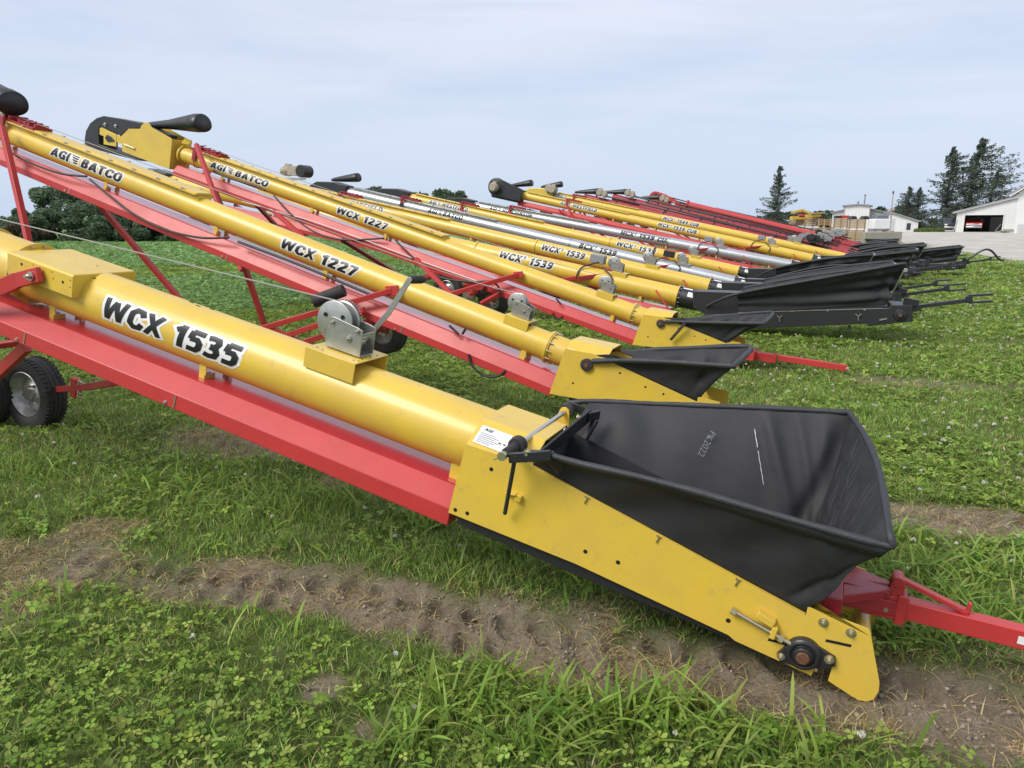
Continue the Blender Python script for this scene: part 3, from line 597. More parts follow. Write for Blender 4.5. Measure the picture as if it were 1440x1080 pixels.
    for y in (.03,-.03): mb.bar(W(-.285,y,.31),W(-.29,y,.365),.008,.05,fr.dirL(HV))
    mb.cyl(W(-.29,.04,.37),W(-.29,-.04,.37),.022); mb.bar(W(-.30,0,.372),W(-.53,0,.285),.035,.018,upw); mb.bar(W(-.53,0,.28),W(-.535,0,.325),.012,.025,fr.dirL(SV)); mb.build('hitch_jack_arm',RED,db,bevel=.003)
    mb=MB(); q=W(-.255,.04,.262); d=fr.dirL(-SV); mb.cyl(q,q+d*.01,.016,n=16); mb.build('pin_washer',BLK,db); mb=MB(); mb.cyl(q+d*.01,q+d*.022,.009,n=6); mb.build('bolt',STL,db)
    mb=MB(); mb.bar(W(-.69,.0315,.228),W(-.80,.0315,.219),.0015,.03,upw); mb.build('reflective_strip',WHT,db,smooth=False)
    mb=MB(); mb.bar(W(-.075,-.235,.33),W(-.10,-.235,.45),.01,.07,fr.dirL(HV)); mb.bar(W(-.075,-.25,.22),W(-.115,-.25,.46),.01,.11,fr.dirL(HV)) ; mb.build('hitch_ear',YEL,t,bevel=.002)
    mb=MB(); q=W(-.09,-.225,.415); bolt(mb,q,fr.dirL(-SV),.016,.02); mb.build('bolt',BRZ,t)
    mb=MB(); mb.cyl((-.02,.24,-.16),(-.02,-.24,-.16),.03,n=16); mb.build('cross_tube',YEL,t)
    return t
# ------------------------------------------------------------- second and third conveyor (same kind, smaller tube)
PLATE=[(1.701,.07),(1.719,-.277),(1.098,-.268),(.44,-.298),(.117,-.320),(-.055,-.338),(-.104,-.31),(-.108,-.268),(-.018,-.075),(0,-.051),(.21,-.052),(.223,-.022),(.207,-.094),(1.393,.082)]
def agi_logo(par,x_left,x_right,r,height,word,white=True,phi0=.17):
    """AGI, its leaf-like mark, then the maker's word, on the near side of the tube"""
    L=x_left-x_right; n=3+len(word)*1.0+1.3
    a=L*3/ n*.82; m0=x_left-a-L*.02; mw=L*1.0/n
    tube_decal(par,'AGI',x_left,x_left-a,r,height,phi0,white=white)
    tube_decal(par,word,m0-mw-L*.05,x_right,r,height,phi0,white=white)
    f=lambda t,v,l:(m0-t,(r+l)*math.cos(phi0+v/(r+l)),(r+l)*math.sin(phi0+v/(r+l))); H=height*.5
    def patch(mb,q,l,n=4):      # quad subdivided so that it follows the tube
        g=[]
        for j in range(n+1):
            for i in range(n+1):
                u,v=i/n,j/n; g.append(f(*[(1-v)*((1-u)*q[0][k]+u*q[1][k])+v*((1-u)*q[3][k]+u*q[2][k]) for k in (0,1)],l))
        mb.add(g,[(j*(n+1)+i,j*(n+1)+i+1,(j+1)*(n+1)+i+1,(j+1)*(n+1)+i) for j in range(n) for i in range(n)])
    mb=MB()
    for i in range(4):
        v0=H-i*.5*H; x0_=.12*mw*i; patch(mb,[(x0_,v0),(mw*1.02,v0-.04*H),(mw*(.98-.1*i),v0-.36*H),(x0_+.14*mw,v0-.30*H)],.0034+i*.00004)
    mb.build('maker_mark',BLD,par,smooth=False,fix=False)
    if white:
        mb=MB(); e=height*.12; patch(mb,[(-e,H+e),(mw+e,H+e),(mw+e,-H-e),(-e,-H-e)],.0008); mb.build('lettering_outline',WHT,par,smooth=False,fix=False)
def strut(par,fr,a,b,y0,y1,ext=0,w=.055,name='lift_leg',m=RED,clip=None):
    p=fr.px(*a,y0); q=fr.px(*b,y1); d=(q-p).normalized(); q=q+d*ext
    mb=MB(); mb.bar(p,q,w,w,(0,1,0)); return mb.build(name,m,par,bevel=.004)
def conveyor_mid(k):
    A=(k==2)
    fr=Frame(5.85,-.002,.2978) if A else Frame(9.3,-.122,.2881)
    t=fr.root('belt_conveyor'); r=.121; P=fr.px
    tag(t,'second yellow conveyor, lettered WCX 1227, small black hopper just behind the big one' if A else 'third yellow conveyor, lettered WCX 1227, yellow head box and black hood on the sky','conveyor',GROUP)
    hb=(2.365,.095) if A else (2.575,.075); sx=.76 if A else .717; rot=.135 if A else .155; hw=.215
    T=lambda x,z:(hb[0]+sx*(x-1.701),hb[1]+(z-.07)*(1.1 if z<-.2 else 1)-rot*sx*(x-1.701)+(-.03 if x>1.7 and z<-.2 else 0))
    xe=11.2 if A else 10.62; xf=2.556 if A else 2.751
    mb=MB(); mb.cyl((T(1.45,0)[0],0,0),(xe,0,0),r,n=48); mb.build('tube',YEL,t)
    fl=MB(); fl.lathe((xf-.02,0,0),(1,0,0),[(0,r),(0,r+.014),(.012,r+.014),(.012,r+.022),(.03,r+.022),(.03,r+.014),(.042,r+.014),(.042,r)],44)
    o=fl.build('tube_collar',YEL,t,bevel=.001); b=MB()
    for i in range(12): a=2*math.pi*i/12; bolt(b,(xf-.02,math.cos(a)*(r+.016),math.sin(a)*(r+.016)),(-1,0,0),.008,.02)
    b.build('bolt',BRZ,o)
    for sg in (1,-1):
        mb=MB(); mb.prism([T(*p) for p in PLATE],sg*hw,sg*(hw-.006)); o=mb.build('side_plate',YEL,t,bevel=.0012,ang=20)
        h=MB()
        for x,z in((1.5,-.2),(1.05,-.02),(.75,-.08),(.55,-.1)): x,z=T(x,z); h.mark(); h.cyl((x,sg*(hw+.0008),z),(x,sg*(hw-.001),z),.009,n=12)
        h.build('plate_hole_shade',HOL,o,smooth=False)
    z0=T(1.701,.07); z1=T(1.39,.07); zt=.123
    mb=MB(); mb.prismx([(hw,0),(.12,.075),(-.12,.075),(-hw,0),(-hw+.006,-.004),(-.118,.069),(.118,.069),(hw-.006,-.004)],z1[0]-.12,z0[0],z1[1]+.012,z0[1]-.012); hd=mb.build('intake_hood',YEL,t,bevel=.002,ang=18)
    mb=MB(); mb.add([(z0[0]-.02,.20,z0[1]-.002+.006),(z0[0]-.2,.20,z0[1]+.03),(z0[0]-.2,.135,z0[1]+.07),(z0[0]-.02,.135,z0[1]+.04)],[(0,1,2,3)]); mb.build('warning_sticker',WHT,hd,smooth=False,fix=False)
    mb=MB(); a=T(1.5,-.3); b=T(.0,-.3); mb.bar((a[0],0,a[1]),(b[0],0,b[1]),.38,.04,(0,0,1)); mb.build('belt_guard',BLK,t)
    # flattened hopper with thick padded rim
    pv=P(825,513,.23) if A else P(929,455,.23)
    if A:
        nr=[P(833,508,.235),P(880,507,.26),P(940,509,.30),P(1000,513,.34),P(1032,515,.36)]; er=[P(1032,515,.36),P(1045,503,.1),P(1056,492,-.25)]; frm=[P(1056,492,-.25),P(1045,487,-.36),P(960,490,-.34),P(890,494,-.3),P(856,497,-.24)]
    else:
        nr=[P(935,452,.235),P(975,453,.26),P(1020,454,.32),P(1074,455,.36)]; er=[P(1074,455,.36),P(1081,449,.1),P(1087,442,-.25)]; frm=[P(1087,442,-.25),P(1079,439,-.36),P(1020,444,-.33),P(956,450,-.24)]
    c=lambda x:(lambda q:q)(T(x,.082-(1.393-x)*.1484))
    e0,e1,e2=c(1.36),c(.8),c(.215); yi=hw-.008
    bn=[Vector((e[0],yi,e[1])) for e in(e0,e1,e2)]; be=[Vector((e2[0],yi,e2[1])),Vector((e2[0],-yi,e2[1]))]; bf=[Vector((e[0],-yi,e[1])) for e in(e2,e1,e0)]
    cn=curve(nr[1:],30); ce=curve(er,20); cf=curve(frm,30)
    ho,_,_=fabric('hopper',t,[bn,be,bf],[cn,ce,cf],[50,30,50],20,.022,.005,seed=20+k)
    path=curve(nr,30)+ce[1:]+cf[1:]
    rm=MB(); rm.sweep(path,[.021+.0025*math.sin(i*.8) for i in range(len(path))],10); rm.build('hopper_rim',HEM,ho,ang=50)
    mb=MB(); mb.lathe(pv,(0,1,0),[(-.02,.02),(-.02,.05),(.01,.052),(.014,.045),(.014,.02)],24); bs=mb.build('spring_bushing',RUB,t); mb=MB(); mb.cyl((pv.x,.25,pv.z),(pv.x,-.25,pv.z),.02,n=16); mb.build('pivot_shaft',RST,t)
    if not A: mb=MB(); mb.bar(P(963,455,.30),P(943,478,.27),.03,.03); mb.build('prop_rod',RUB,t,bevel=.004)
    # red trough with slack dark hose, brackets
    x0=T(1.705,0)[0]; trough(t,x0,xe,.19,-.345,-.172,seams=(3.9,6.0,8.3)); 
    tube_brackets(t,(2.75,4.9,6.3,7.9,9.6) if A else (2.98,6.55,7.9,9.7),r,.19,-.172)
    mb=MB(); mb.bar((x0+.1,-.05,-.165),(xe-.2,-.05,-.165),.26,.01)
    xr=6.566 if A else 5.605; lid_rail(t,xr,xe-.35,r,YEL)
    # lettering
    if A:
        tube_decal(t,'WCX 1227',5.43,4.53,r,.105,.13,outline=.095,bold=.05); agi_logo(t,8.72,7.62,r,.10,'BATCO',phi0=.2)
    else:
        tube_decal(t,'WCX 1227',7.42,6.52,r,.105,.13,outline=.095,bold=.05); agi_logo(t,9.92,8.74,r,.10,'BATCO',phi0=.2)
    # winch
    wx=2.93 if A else 3.2
    winch_mount(t,wx-.16,wx+.07,r+.035,.10,.085,YEL); winch(t,(wx+.02,.265),.82,crank=False)
    hose(t,[(wx+.02,0,.34)]+[(wx+1.2,-.02,.27),(xe-2,0,.22),(xe-.5,0,.24)],.004,CAB,'winch_cable')
    if not A:
        hose(t,[P(690,402,.21),P(600,370,.21),P(460,318,.21),P(400,300,.21),P(340,283,.21)],.005,WHT,'cord')
    # mover kit: arms, wheel, control box
    if A:
        br=P(552,408,.16); es=[P(375,460,.5),P(400,473,.42),P(425,482,.36)]; bs2=[br,P(512,435,.25),P(540,445,.1)]
        mb=MB(); mb.bar(br+Vector((-.06,0,.02)),br+Vector((.06,0,-.03)),.03,.09)
        for a,b in zip(bs2,es): mb.bar(a,b+(b-a).normalized()*.5,.04,.05)
        mb.bar(es[0],es[2],.04,.05); mb.build('mover_arm',RED,t,bevel=.004)
        mb=MB(); mb.cyl(P(441,424,.4),P(484,408,.3),.058,n=20); mb.build('drive_roller',RUB,t,bevel=.006)
        ax=fr.dirL(-SV); wc=P(543,467,-.75); wheel(t,wc,ax,.225,.17,.12)
        mb=MB(); mb.bar(P(530,450,-.2),wc,.05,.05); mb.bar(wc,P(470,440,-.2),.04,.04); mb.build('wheel_axle',RED,t,bevel=.003)
    else:
        br=P(729,386,.16); es=[P(640,412,.5),P(650,424,.45)]
        mb=MB(); mb.bar(br+Vector((-.06,0,.02)),br+Vector((.06,0,-.03)),.03,.09); mb.bar(br,es[0]+(es[0]-br).normalized()*.6,.05,.06); mb.bar(P(703,413,.2),P(676,428,.4),.05,.06); mb.bar(P(690,402,.1),P(660,414,.45),.04,.05); mb.build('mover_arm',RED,t,bevel=.004)
        mb=MB(); mb.box(P(661,413,.3),(.16,.1,.12)); mb.build('control_box',GAL,t,bevel=.01); mb=MB(); q=P(676,412,.28); mb.cyl(q+Vector((.05,0,-.04)),q+Vector((-.05,0,.03)),.05,n=14); mb.build('plug',BLK,t,bevel=.01)
        hose(t,[P(680,405,.28),P(690,398,.26),P(700,402,.25),P(704,415,.24)],.012); hose(t,[P(777,440,.2),P(783,449,.2),P(791,445,.2)],.012)
        ax=fr.dirL(-SV); wc=P(694,424,-.7); wheel(t,wc,ax,.225,.17,.12)
        mb=MB(); mb.bar(P(690,410,-.1),wc,.05,.05); mb.build('wheel_axle',RED,t,bevel=.003)
    # hoses hanging below the trough
    if A:
        hose(t,[P(12,213,.2),P(40,228,.21),P(85,244,.22),P(122,248,.2)],.011); hose(t,[P(126,252,.2),P(150,272,.22),P(185,299,.23),P(230,322,.23),P(280,334,.22),P(322,334,.2)],.011); hose(t,[P(335,340,.2),P(420,372,.21),P(520,414,.2)],.013)
        hose(t,[P(659,498,.2),P(664,514,.21),P(680,528,.21),P(700,529,.2),P(711,521,.19)],.011)
        hose(t,[P(632,458,.17),P(645,470,.17)],.012);hose(t,[P(655,462,.17),P(650,470,.18)],.012)
    else:
        hose(t,[P(385,275,.2),P(410,302,.22),P(440,325,.23),P(480,337,.22),P(540,335,.2)],.013); hose(t,[P(556,338,.2),P(590,370,.22),P(620,390,.23),P(660,396,.22),P(690,395,.2)],.013)
        hose(t,[P(300,240,.2),P(320,250,.21),P(360,262,.2),P(372,268,.2)],.014)
        hose(t,[P(782,420,.19),P(789,428,.19)],.012)
    # lift legs, straight down to a wheeled axle
    if A:
        strut(t,fr,(3,178),(38,330),.24,.5,1.2,.06); strut(t,fr,(137,285),(247,414),-.15,-.5,.6,.055); strut(t,fr,(341,366),(372,457),-.15,-.4,.35,.05); red_clamp(t,9.55,r)
        mb=MB(); a=fr.L(hs(9.0,5.0,.33)); b=fr.L(hs(9.0,6.7,.33)); mb.bar(a,b,.07,.07); mb.build('wheel_axle',RED,t,bevel=.004)
        for q in (a,b): wheel(t,q,fr.dirL(-SV),.33,.2,.19)
    else:
        strut(t,fr,(276,203),(305,283),.24,.55,1.3,.06); strut(t,fr,(286,225),(320,310),-.2,-.5,.9,.055,m=REDD); strut(t,fr,(358,285),(388,317),-.15,-.5,.8,.055,m=REDD); strut(t,fr,(385,297),(422,330),.2,.45,.8,.06); strut(t,fr,(480,337),(547,378),-.15,-.5,.8,.055,m=REDD); strut(t,fr,(585,364),(632,411),.2,.45,.5,.055); red_clamp(t,10.28,r)
        mb=MB(); a=fr.L(hs(12.6,8.7,.33)); b=fr.L(hs(12.6,9.9,.33)); mb.bar(a,b,.07,.07); mb.build('wheel_axle',RED,t,bevel=.004)
        for q in (a,b): wheel(t,q,fr.dirL(-SV),.33,.2,.19)
    # head
    if A:
        a=P(24,134,0); half_spout(t,a+Vector((1.0,0,-.05)),a+Vector((-.02,.05,-.12)),.2,.17); mb=MB(); mb.prism([(xe,.15),(xe+1.5,.1),(xe+1.5,-.25),(xe,-.3)],.18,-.18); mb.build('head_box',YEL,t,bevel=.006)
    else:
        pts=[P(*q,.2) for q in((242,196),(238,238),(172,213),(171,203),(140,189),(140,180),(143,179),(170,192),(181,181),(197,181),(199,176),(203,172),(210,174),(213,179),(240,194))]
        pl=[(q.x,q.z) for q in pts]; mb=MB(); mb.prism(pl,.2,.192); mb.prism(pl,-.2,-.192); mb.prism([(pl[0][0],pl[0][1]),(pl[1][0],pl[1][1]),(pl[1][0]+.02,pl[1][1]),(pl[0][0]+.02,pl[0][1])],.19,-.19); hd=mb.build('head_box',YEL,t,bevel=.002,ang=20)
        mb=MB(); q=P(155,196,.2); mb.box(q,(.3,.012,.2),Matrix.Rotation(.12,3,'Y')); tk=mb.build('take_up_plate',YEL,t,bevel=.003); mb=MB(); mb.prism([(q.x-.12,q.z),(q.x-.04,q.z+.05),(q.x+.06,q.z+.06),(q.x+.1,q.z),(q.x+.04,q.z-.05)],.205,.225); mb.build('bearing',BLK,tk,bevel=.004)
        mb=MB(); a=P(176,203,.2); b=P(190,209,.2); mb.cyl(a+Vector((0,.02,0)),b+Vector((0,.02,0)),.012,n=8); mb.build('tension_bolt',BRZ,hd)
        sk=[(119,197),(121,184),(127,173),(136,166),(146,163),(175,168),(200,173),(199,180),(182,181),(170,191),(142,178),(139,180),(139,203),(173,215),(197,226),(190,225),(160,217),(130,209),(119,203)]
        pts=[P(*q,.17) for q in sk]; mb=MB(); mb.prism([(q.x,q.z) for q in pts],.175,-.2); mb.build('spout_skirt',BLK,t,bevel=.008,ang=30)
        mb=MB(); 
        for q in ((148,175),(163,177)): p=P(*q,.18); bolt(mb,p,(0,1,0),.02,.02)
        mb.build('bolt',STL,t)
        half_spout(t,P(204,177,0),P(286,175,0),.11,.172)
        mb=MB(); mb.bar(P(213,180,.05),P(244,193,.05),.16,.06); mb.build('hood_frame',BLK,t,bevel=.005)
        fl=MB(); fl.lathe((xe-.02,0,0),(1,0,0),[(0,r+.004),(.0,r+.03),(.03,r+.03),(.03,r+.004)],40); fl.lathe((xe-.33,0,0),(1,0,0),[(0,r),(0,r+.012),(.04,r+.012),(.04,r)],40); fl.build('tube_collar',YEL,t,bevel=.002)
        mb=MB(); mb.bar((xe-.05,.05,r+.04),(xe+.0,-.05,r+.11),.12,.06); mb.build('lifting_lug',YEL,t,bevel=.006)
        # drawbar lying in the grass
        mb=MB(); a=fr.W(1.02,0,.16); b=fr.W(.55,0,.13); c=fr.W(-.12,0,.085); up=fr.dirL(Vector((0,0,1)))
        mb.bar(fr.W(1.15,0,.2),fr.W(.9,0,.18),.36,.12,up); mb.bar(fr.W(.95,0,.17),fr.W(.66,0,.14),.12,.1,up); mb.bar(fr.W(.72,0,.15),fr.W(.66,0,.2),.06,.04,up); mb.bar(b+Vector((.1,0,0)),c,.075,.07,up); mb.build('drawbar',RED,t,bevel=.005)
    return t
# ------------------------------------------------------------- the row of longer conveyors with low black boots
def conveyor_far(k,D,z0,el,cfg):
    fr=Frame(D,z0,el); t=fr.root('belt_conveyor'); r=.156; P=fr.px
    tag(t,cfg['label'],'conveyor',GROUP); m=SIL if cfg.get('silver') else YEL
    xf=cfg['xf']; xj=fr.px(*cfg['joint'],.1).x; xh=fr.px(*cfg['head'],0).x
    mb=MB(); mb.cyl((xf,0,0),(xj,0,0),r+.004,n=36); mb.cyl((xj,0,0),(xh,0,0),r-.006,n=36); mb.build('tube',m,t)
    mb=MB(); mb.lathe((xj-.02,0,0),(1,0,0),[(0,r),(0,r+.02),(.03,r+.02),(.03,r-.01)],32); mb.lathe((xf-.01,0,0),(1,0,0),[(0,r),(0,r+.03),(.02,r+.03),(.02,r)],32); mb.build('tube_collar',m if not cfg.get('silver') else GAL,t,bevel=.001)
    trough(t,xf+.05,xh,.2,-.40,-.215,seams=(xf+3,xf+6)); tube_brackets(t,[xf+.6+i*1.6 for i in range(int((xh-xf-.8)/1.6))],r,.2,-.215,m=YEL)
    if 'lid' in cfg: lid_rail(t,fr.px(*cfg['lid'],0).x,xh-.3,r-.01,m if not cfg.get('silver') else GAL)
    for txt,a,b in cfg['text']:
        xa=fr.px(*a,.14).x; xb=fr.px(*b,.14).x
        if txt.startswith('AGI'): agi_logo(t,xa,xb,r-.006,.125,txt[4:],white=not cfg.get('silver'),phi0=.32)
        else: tube_decal(t,txt,xa,xb,r+.004 if xa<xj else r-.003,.135,.32,outline=.09,bold=.05,white=not cfg.get('silver'))
    # boot, lying level on the ground
    F0=Vector((xf,0,0)); c=math.cos(.07); s_=math.sin(.07); B=fr.dirL(-HV*c+Vector((0,0,s_))); Wd=fr.dirL(HV*s_+Vector((0,0,c)))
    q=lambda d,y,z:F0+B*d+Wd*z+Vector((0,y,0))
    mb=MB(); mb.cyl((xf,0,0),(xf-.36,0,0),r+.012,n=36); mb.lathe((xf-.035,0,0),(1,0,0),[(0,r+.012),(0,r+.035),(.022,r+.035),(.022,r)],32); bt=mb.build('boot_neck',BLK,t,bevel=.002)
    b=MB()
    for i in range(14): a=2*math.pi*i/14; bolt(b,(xf-.036,math.cos(a)*(r+.024),math.sin(a)*(r+.024)),(-1,0,0),.008,.012)
    b.build('bolt',STL,bt)
    mb=MB(); f=lambda t_,ph,l:(xf-t_,(r+.012+l)*math.cos(ph),(r+.012+l)*math.sin(ph))
    for p0,p1,a,b_ in((.28,.78,.17,.31),(1.1,1.35,.07,.22)): mb.mark(); mb.add([f(a,p0,.002),f(b_,p0,.002),f(b_,(p0+p1)/2,.002),f(a,(p0+p1)/2,.002),f(b_,p1,.002),f(a,p1,.002)],[(0,1,2,3),(3,2,4,5)])
    mb.build('warning_sticker',WHT,bt,smooth=False,fix=False)
    mb=MB(); pr=lambda x,y,z:q(x,y,z)
    mb.prism([(.28,.09),(1.02,.035),(1.02,.0),(1.5,-.31),(.5,-.30),(.28,-.18)],.215,.209,pr); mb.prism([(.28,.09),(1.02,.035),(1.02,.0),(1.5,-.31),(.5,-.30),(.28,-.18)],-.215,-.209,pr)
    mb.prism([(.28,.09),(1.02,.035),(1.02,.03),(.28,.082)],.214,-.214,pr); mb.build('boot_cover',BLK,t,bevel=.003,ang=20)
    mb=MB(); mb.prism([(.45,-.29),(1.5,-.265),(3.12,-.25),(3.14,-.20),(3.42,-.22),(3.44,-.45),(2.85,-.51),(2.84,-.475),(1.93,-.5),(.9,-.53),(.55,-.45)],.31,-.31,pr); bx=mb.build('boot',BLK,t,bevel=.006,ang=20)
    mb=MB(); mb.mark(); mb.bar(q(1.0,.316,-.262),q(3.05,.316,-.248),.006,.012,Wd)
    for d in (1.3,1.8,2.3,2.8): mb.mark(); mb.box(q(d,.318,-.262),(.03,.01,.02))
    mb.build('hinge_rod',STL,bx)
    mb=MB()
    for d in (1.62,2.72): 
        mb.mark(); mb.bar(q(d-.04,.32,-.32),q(d,.32,-.36),.012,.03,(0,1,0)); mb.bar(q(d+.04,.32,-.32),q(d,.32,-.36),.012,.03,(0,1,0)); mb.bar(q(d,.32,-.35),q(d,.32,-.42),.012,.03,(0,1,0))
    mb.mark(); mb.bar(q(3.0,.32,-.42),q(3.1,.32,-.40),.02,.02); mb.build('boot_latch',STL,bx)
    mb=MB(); 
    for y in (.31,-.31): mb.mark(); mb.lathe(q(3.27,y,-.35),(0,math.copysign(1,y),0),[(0,.09),(.03,.08),(.035,.045),(.06,.04),(.06,0)],18)
    mb.build('bearing',BLK,bx,bevel=.002); mb=MB(); mb.lathe(q(3.27,.36,-.35),(0,1,0),[(0,.028),(.02,.025),(.02,0)],12); mb.build('shaft_end',RST,bx)
    nr=[q(.5,.24,-.16),q(1.0,.42,.07),q(2.17,.5,.235),q(3.3,.5,.315)]; sg_=np.random.default_rng(k); nr=[nr[0]]+[p+Wd*sg_.normal(0,.05) for p in nr[1:]]; er=[nr[-1],q(3.34,0,.27),q(3.3,-.5,.315)]; fm=[q(3.3,-.5,.315),q(2.17,-.5,.235),q(1.0,-.42,.07)]
    bn=[q(1.0,.29,-.26),q(2.0,.29,-.25),q(3.08,.29,-.2)]; be=[q(3.08,.29,-.2),q(3.1,0,-.2),q(3.08,-.29,-.2)]; bf=[q(3.08,-.29,-.2),q(2,-.29,-.25),q(1.0,-.29,-.26)]
    ho,_,_=fabric('hopper',t,[bn,be,bf],[curve(nr[1:],20),curve(er,12),curve(fm,20)],[44,20,44],22,.05,.022,seed=40+k,drape=.038)
    mb=MB(); mb.sweep(curve(nr,24)+curve(er,14)[1:]+curve(fm,24)[1:],.021,8); mb.build('hopper_rim',HEM,ho,ang=60)
    mb=MB(); mb.bar(q(3.29,.5,.30),q(3.13,.33,-.1),.02,.02); mb.box(q(3.31,.42,.30),(.05,.2,.05)); mb.build('rim_corner',GAL,ho,bevel=.004)
    # drawbar and hitch
    mb=MB(); zz=cfg.get('dz',0)
    mb.bar(q(3.3,0,-.3),q(3.55,0,-.27),.3,.09,Wd); mb.bar(q(3.5,0,-.27),q(4.18,0,-.19+zz),.06,.055,Wd); mb.box(q(3.42,.1,-.2),(.2,.1,.12))
    for y in (.05,-.05): mb.bar(q(4.15,0,-.175+zz+y),q(4.45,0,-.165+zz+y),.09,.03,Wd)
    mb.bar(q(4.12,0,-.18+zz),q(4.2,0,-.178+zz),.1,.1,Wd); mb.build('drawbar',BLK,t,bevel=.004)
    if cfg.get('tall'):
        hose(t,[q(3.5,.1,-.15),q(3.9,.1,.12),q(4.15,.1,.1),q(4.4,.1,-.2),q(4.55,.1,-.25)],.035,BLK,'jack_arm')
    mb=MB(); mb.bar(q(.9,.33,-.55),q(.9,-.33,-.55),.08,.05); mb.bar(q(2.6,.25,-.5),q(2.6,.25,-.56),.05,.05); mb.build('skid_foot',BLK,bx)
    # winch, control box, motor cable
    wx=fr.px(*cfg['winch'],.05).x; winch_mount(t,wx-.34,wx-.08,r+.03,.12,.10,m if not cfg.get('silver') else GAL); winch(t,(wx-.06,r+.165),1.0,crank=False)
    if cfg.get('box'):
        mb=MB(); mb.box((wx+.25,-.05,r+.16),(.26,.16,.15)); mb.build('control_box',BLK if cfg['box']==2 else GRY,t,bevel=.012); hose(t,[(wx+.2,.05,r+.12),(wx+.45,.14,r-.02),(wx+.5,.2,-.05)],.014); hose(t,[(wx+.1,.1,r+.05),(wx-.12,.17,.08),(wx-.1,.2,-.1)],.014)
        mb=MB(); mb.bar((wx+.02,.05,.1),(wx+.45,.2,-.05),.09,.07); mb.build('mover_arm',REDD,t,bevel=.004)
    mb=MB(); mb.mark(); mb.bar((wx+.5,.17,-.05),(wx+1.3,.5,-.35),.06,.06); mb.mark(); mb.bar((wx+.2,-.2,-.2),(wx+1.1,-.5,-.45),.06,.06); mb.mark(); mb.bar((wx-.9,.17,.04),(wx-1.25,.3,-.25),.03,.02); mb.build('mover_arm',RED,t,bevel=.004)
    wheel(t,(wx+1.2,-.7,-.45),fr.dirL(-SV),.225,.17,.12)
    if cfg.get('strap'):
        mb=MB(); 
        for dx in (.12,.95): mb.mark(); mb.lathe((xj-1.25-dx,0,0),(1,0,0),[(0,r+.004),(0,r+.012),(.06,r+.012),(.06,r+.004)],28)
        mb.build('tie_strap',BLK,t)
    # lift legs and main axle
    xa=xf+(xh-xf)*.62; g=lambda x,y,z: fr.L(fr.M()@Vector((x,0,0))*1+Vector((0,0,0)))
    base=fr.M()@Vector((xa-.8,0,0)); a=fr.L(Vector((base.x,base.y,.34))+SV*-.85); b=fr.L(Vector((base.x,base.y,.34))+SV*.85)
    mb=MB(); mb.bar(a,b,.07,.07); mb.build('wheel_axle',RED,t,bevel=.004)
    for p in (a,b): wheel(t,p,fr.dirL(-SV),.34,.21,.19)
    for y,p in ((.22,a),(-.22,b)):
        mb=MB(); mb.bar((xh-1.7,y,-.2),p+Vector((0,-math.copysign(.25,y),0)),.06,.06); mb.build('lift_leg',RED,t,bevel=.003)
        mb=MB(); mb.bar((xa-3.2,y,-.3),p+Vector((0,-math.copysign(.25,y),0)),.055,.055); mb.build('lift_leg',RED,t,bevel=.003)
    if 'clamp' in cfg:
        xc=fr.px(*cfg['clamp'],.1).x; red_clamp(t,xc,r)
        for sg in (1,-1): mb=MB(); mb.bar((xc,sg*(r+.03),.05),(xc-.75,sg*.3,-.75),.055,.07); mb.build('clamp_leg',RED if k!=6 else BLK,t,bevel=.003)
    # head
    hk=cfg.get('headkind','skirt')
    if hk in('skirt','guard'):
        L=.95; mb=MB(); mb.prism([(xh-.12,.19),(xh+.35,.22),(xh+L,.12),(xh+L+.25,-.05),(xh+L+.2,-.3),(xh-.05,-.3)],.2,-.2); mb.build('head_box',BLK if k in (4,6,7,8,9) else YEL,t,bevel=.02)
        half_spout(t,(xh+.55,0,.24),(xh-.35,0,.36+cfg.get('hood',0)),.13,.15) if cfg.get('hoodon',True) else None
    if hk=='guard':
        mb=MB(); mb.lathe((xh+.95,.23,.12),(0,1,0),[(0,.34),(.12,.34),(.14,.30),(.14,0)],32); mb.prism([(xh+.95,.46),(xh-.15,.22),(xh-.15,-.22),(xh+.95,-.22)],.24,.36); mb.build('belt_guard',BLK,t,bevel=.01)
    if cfg.get('belt_motor'):
        a=P(393,243,0); b=P(408,240,0); c=P(428,241,0); ax=(c-a).normalized(); drive_motor(t,b+ax*.05,-ax,.30,.12)
        mb=MB(); mb.bar(b,c,.24,.23); mb.build('gear_box',MOT,t,bevel=.01); mb=MB(); mb.lathe(c+Vector((0,.16,0)),(0,-1,0),[(0,0),(0,.15),(.34,.15),(.34,0)],24); mb.build('belt_guard',BLK,t,bevel=.01)
        mb=MB(); mb.bar(a-Vector((0,0,.16)),c-Vector((0,0,.18)),.2,.05); mb.build('motor_mount',STL,t)
    for mo in cfg.get('motor',[]):
        x,y,z,L,rr=mo; drive_motor(t,(xh+x,y,z),(0,1,0),L,rr)
    return t
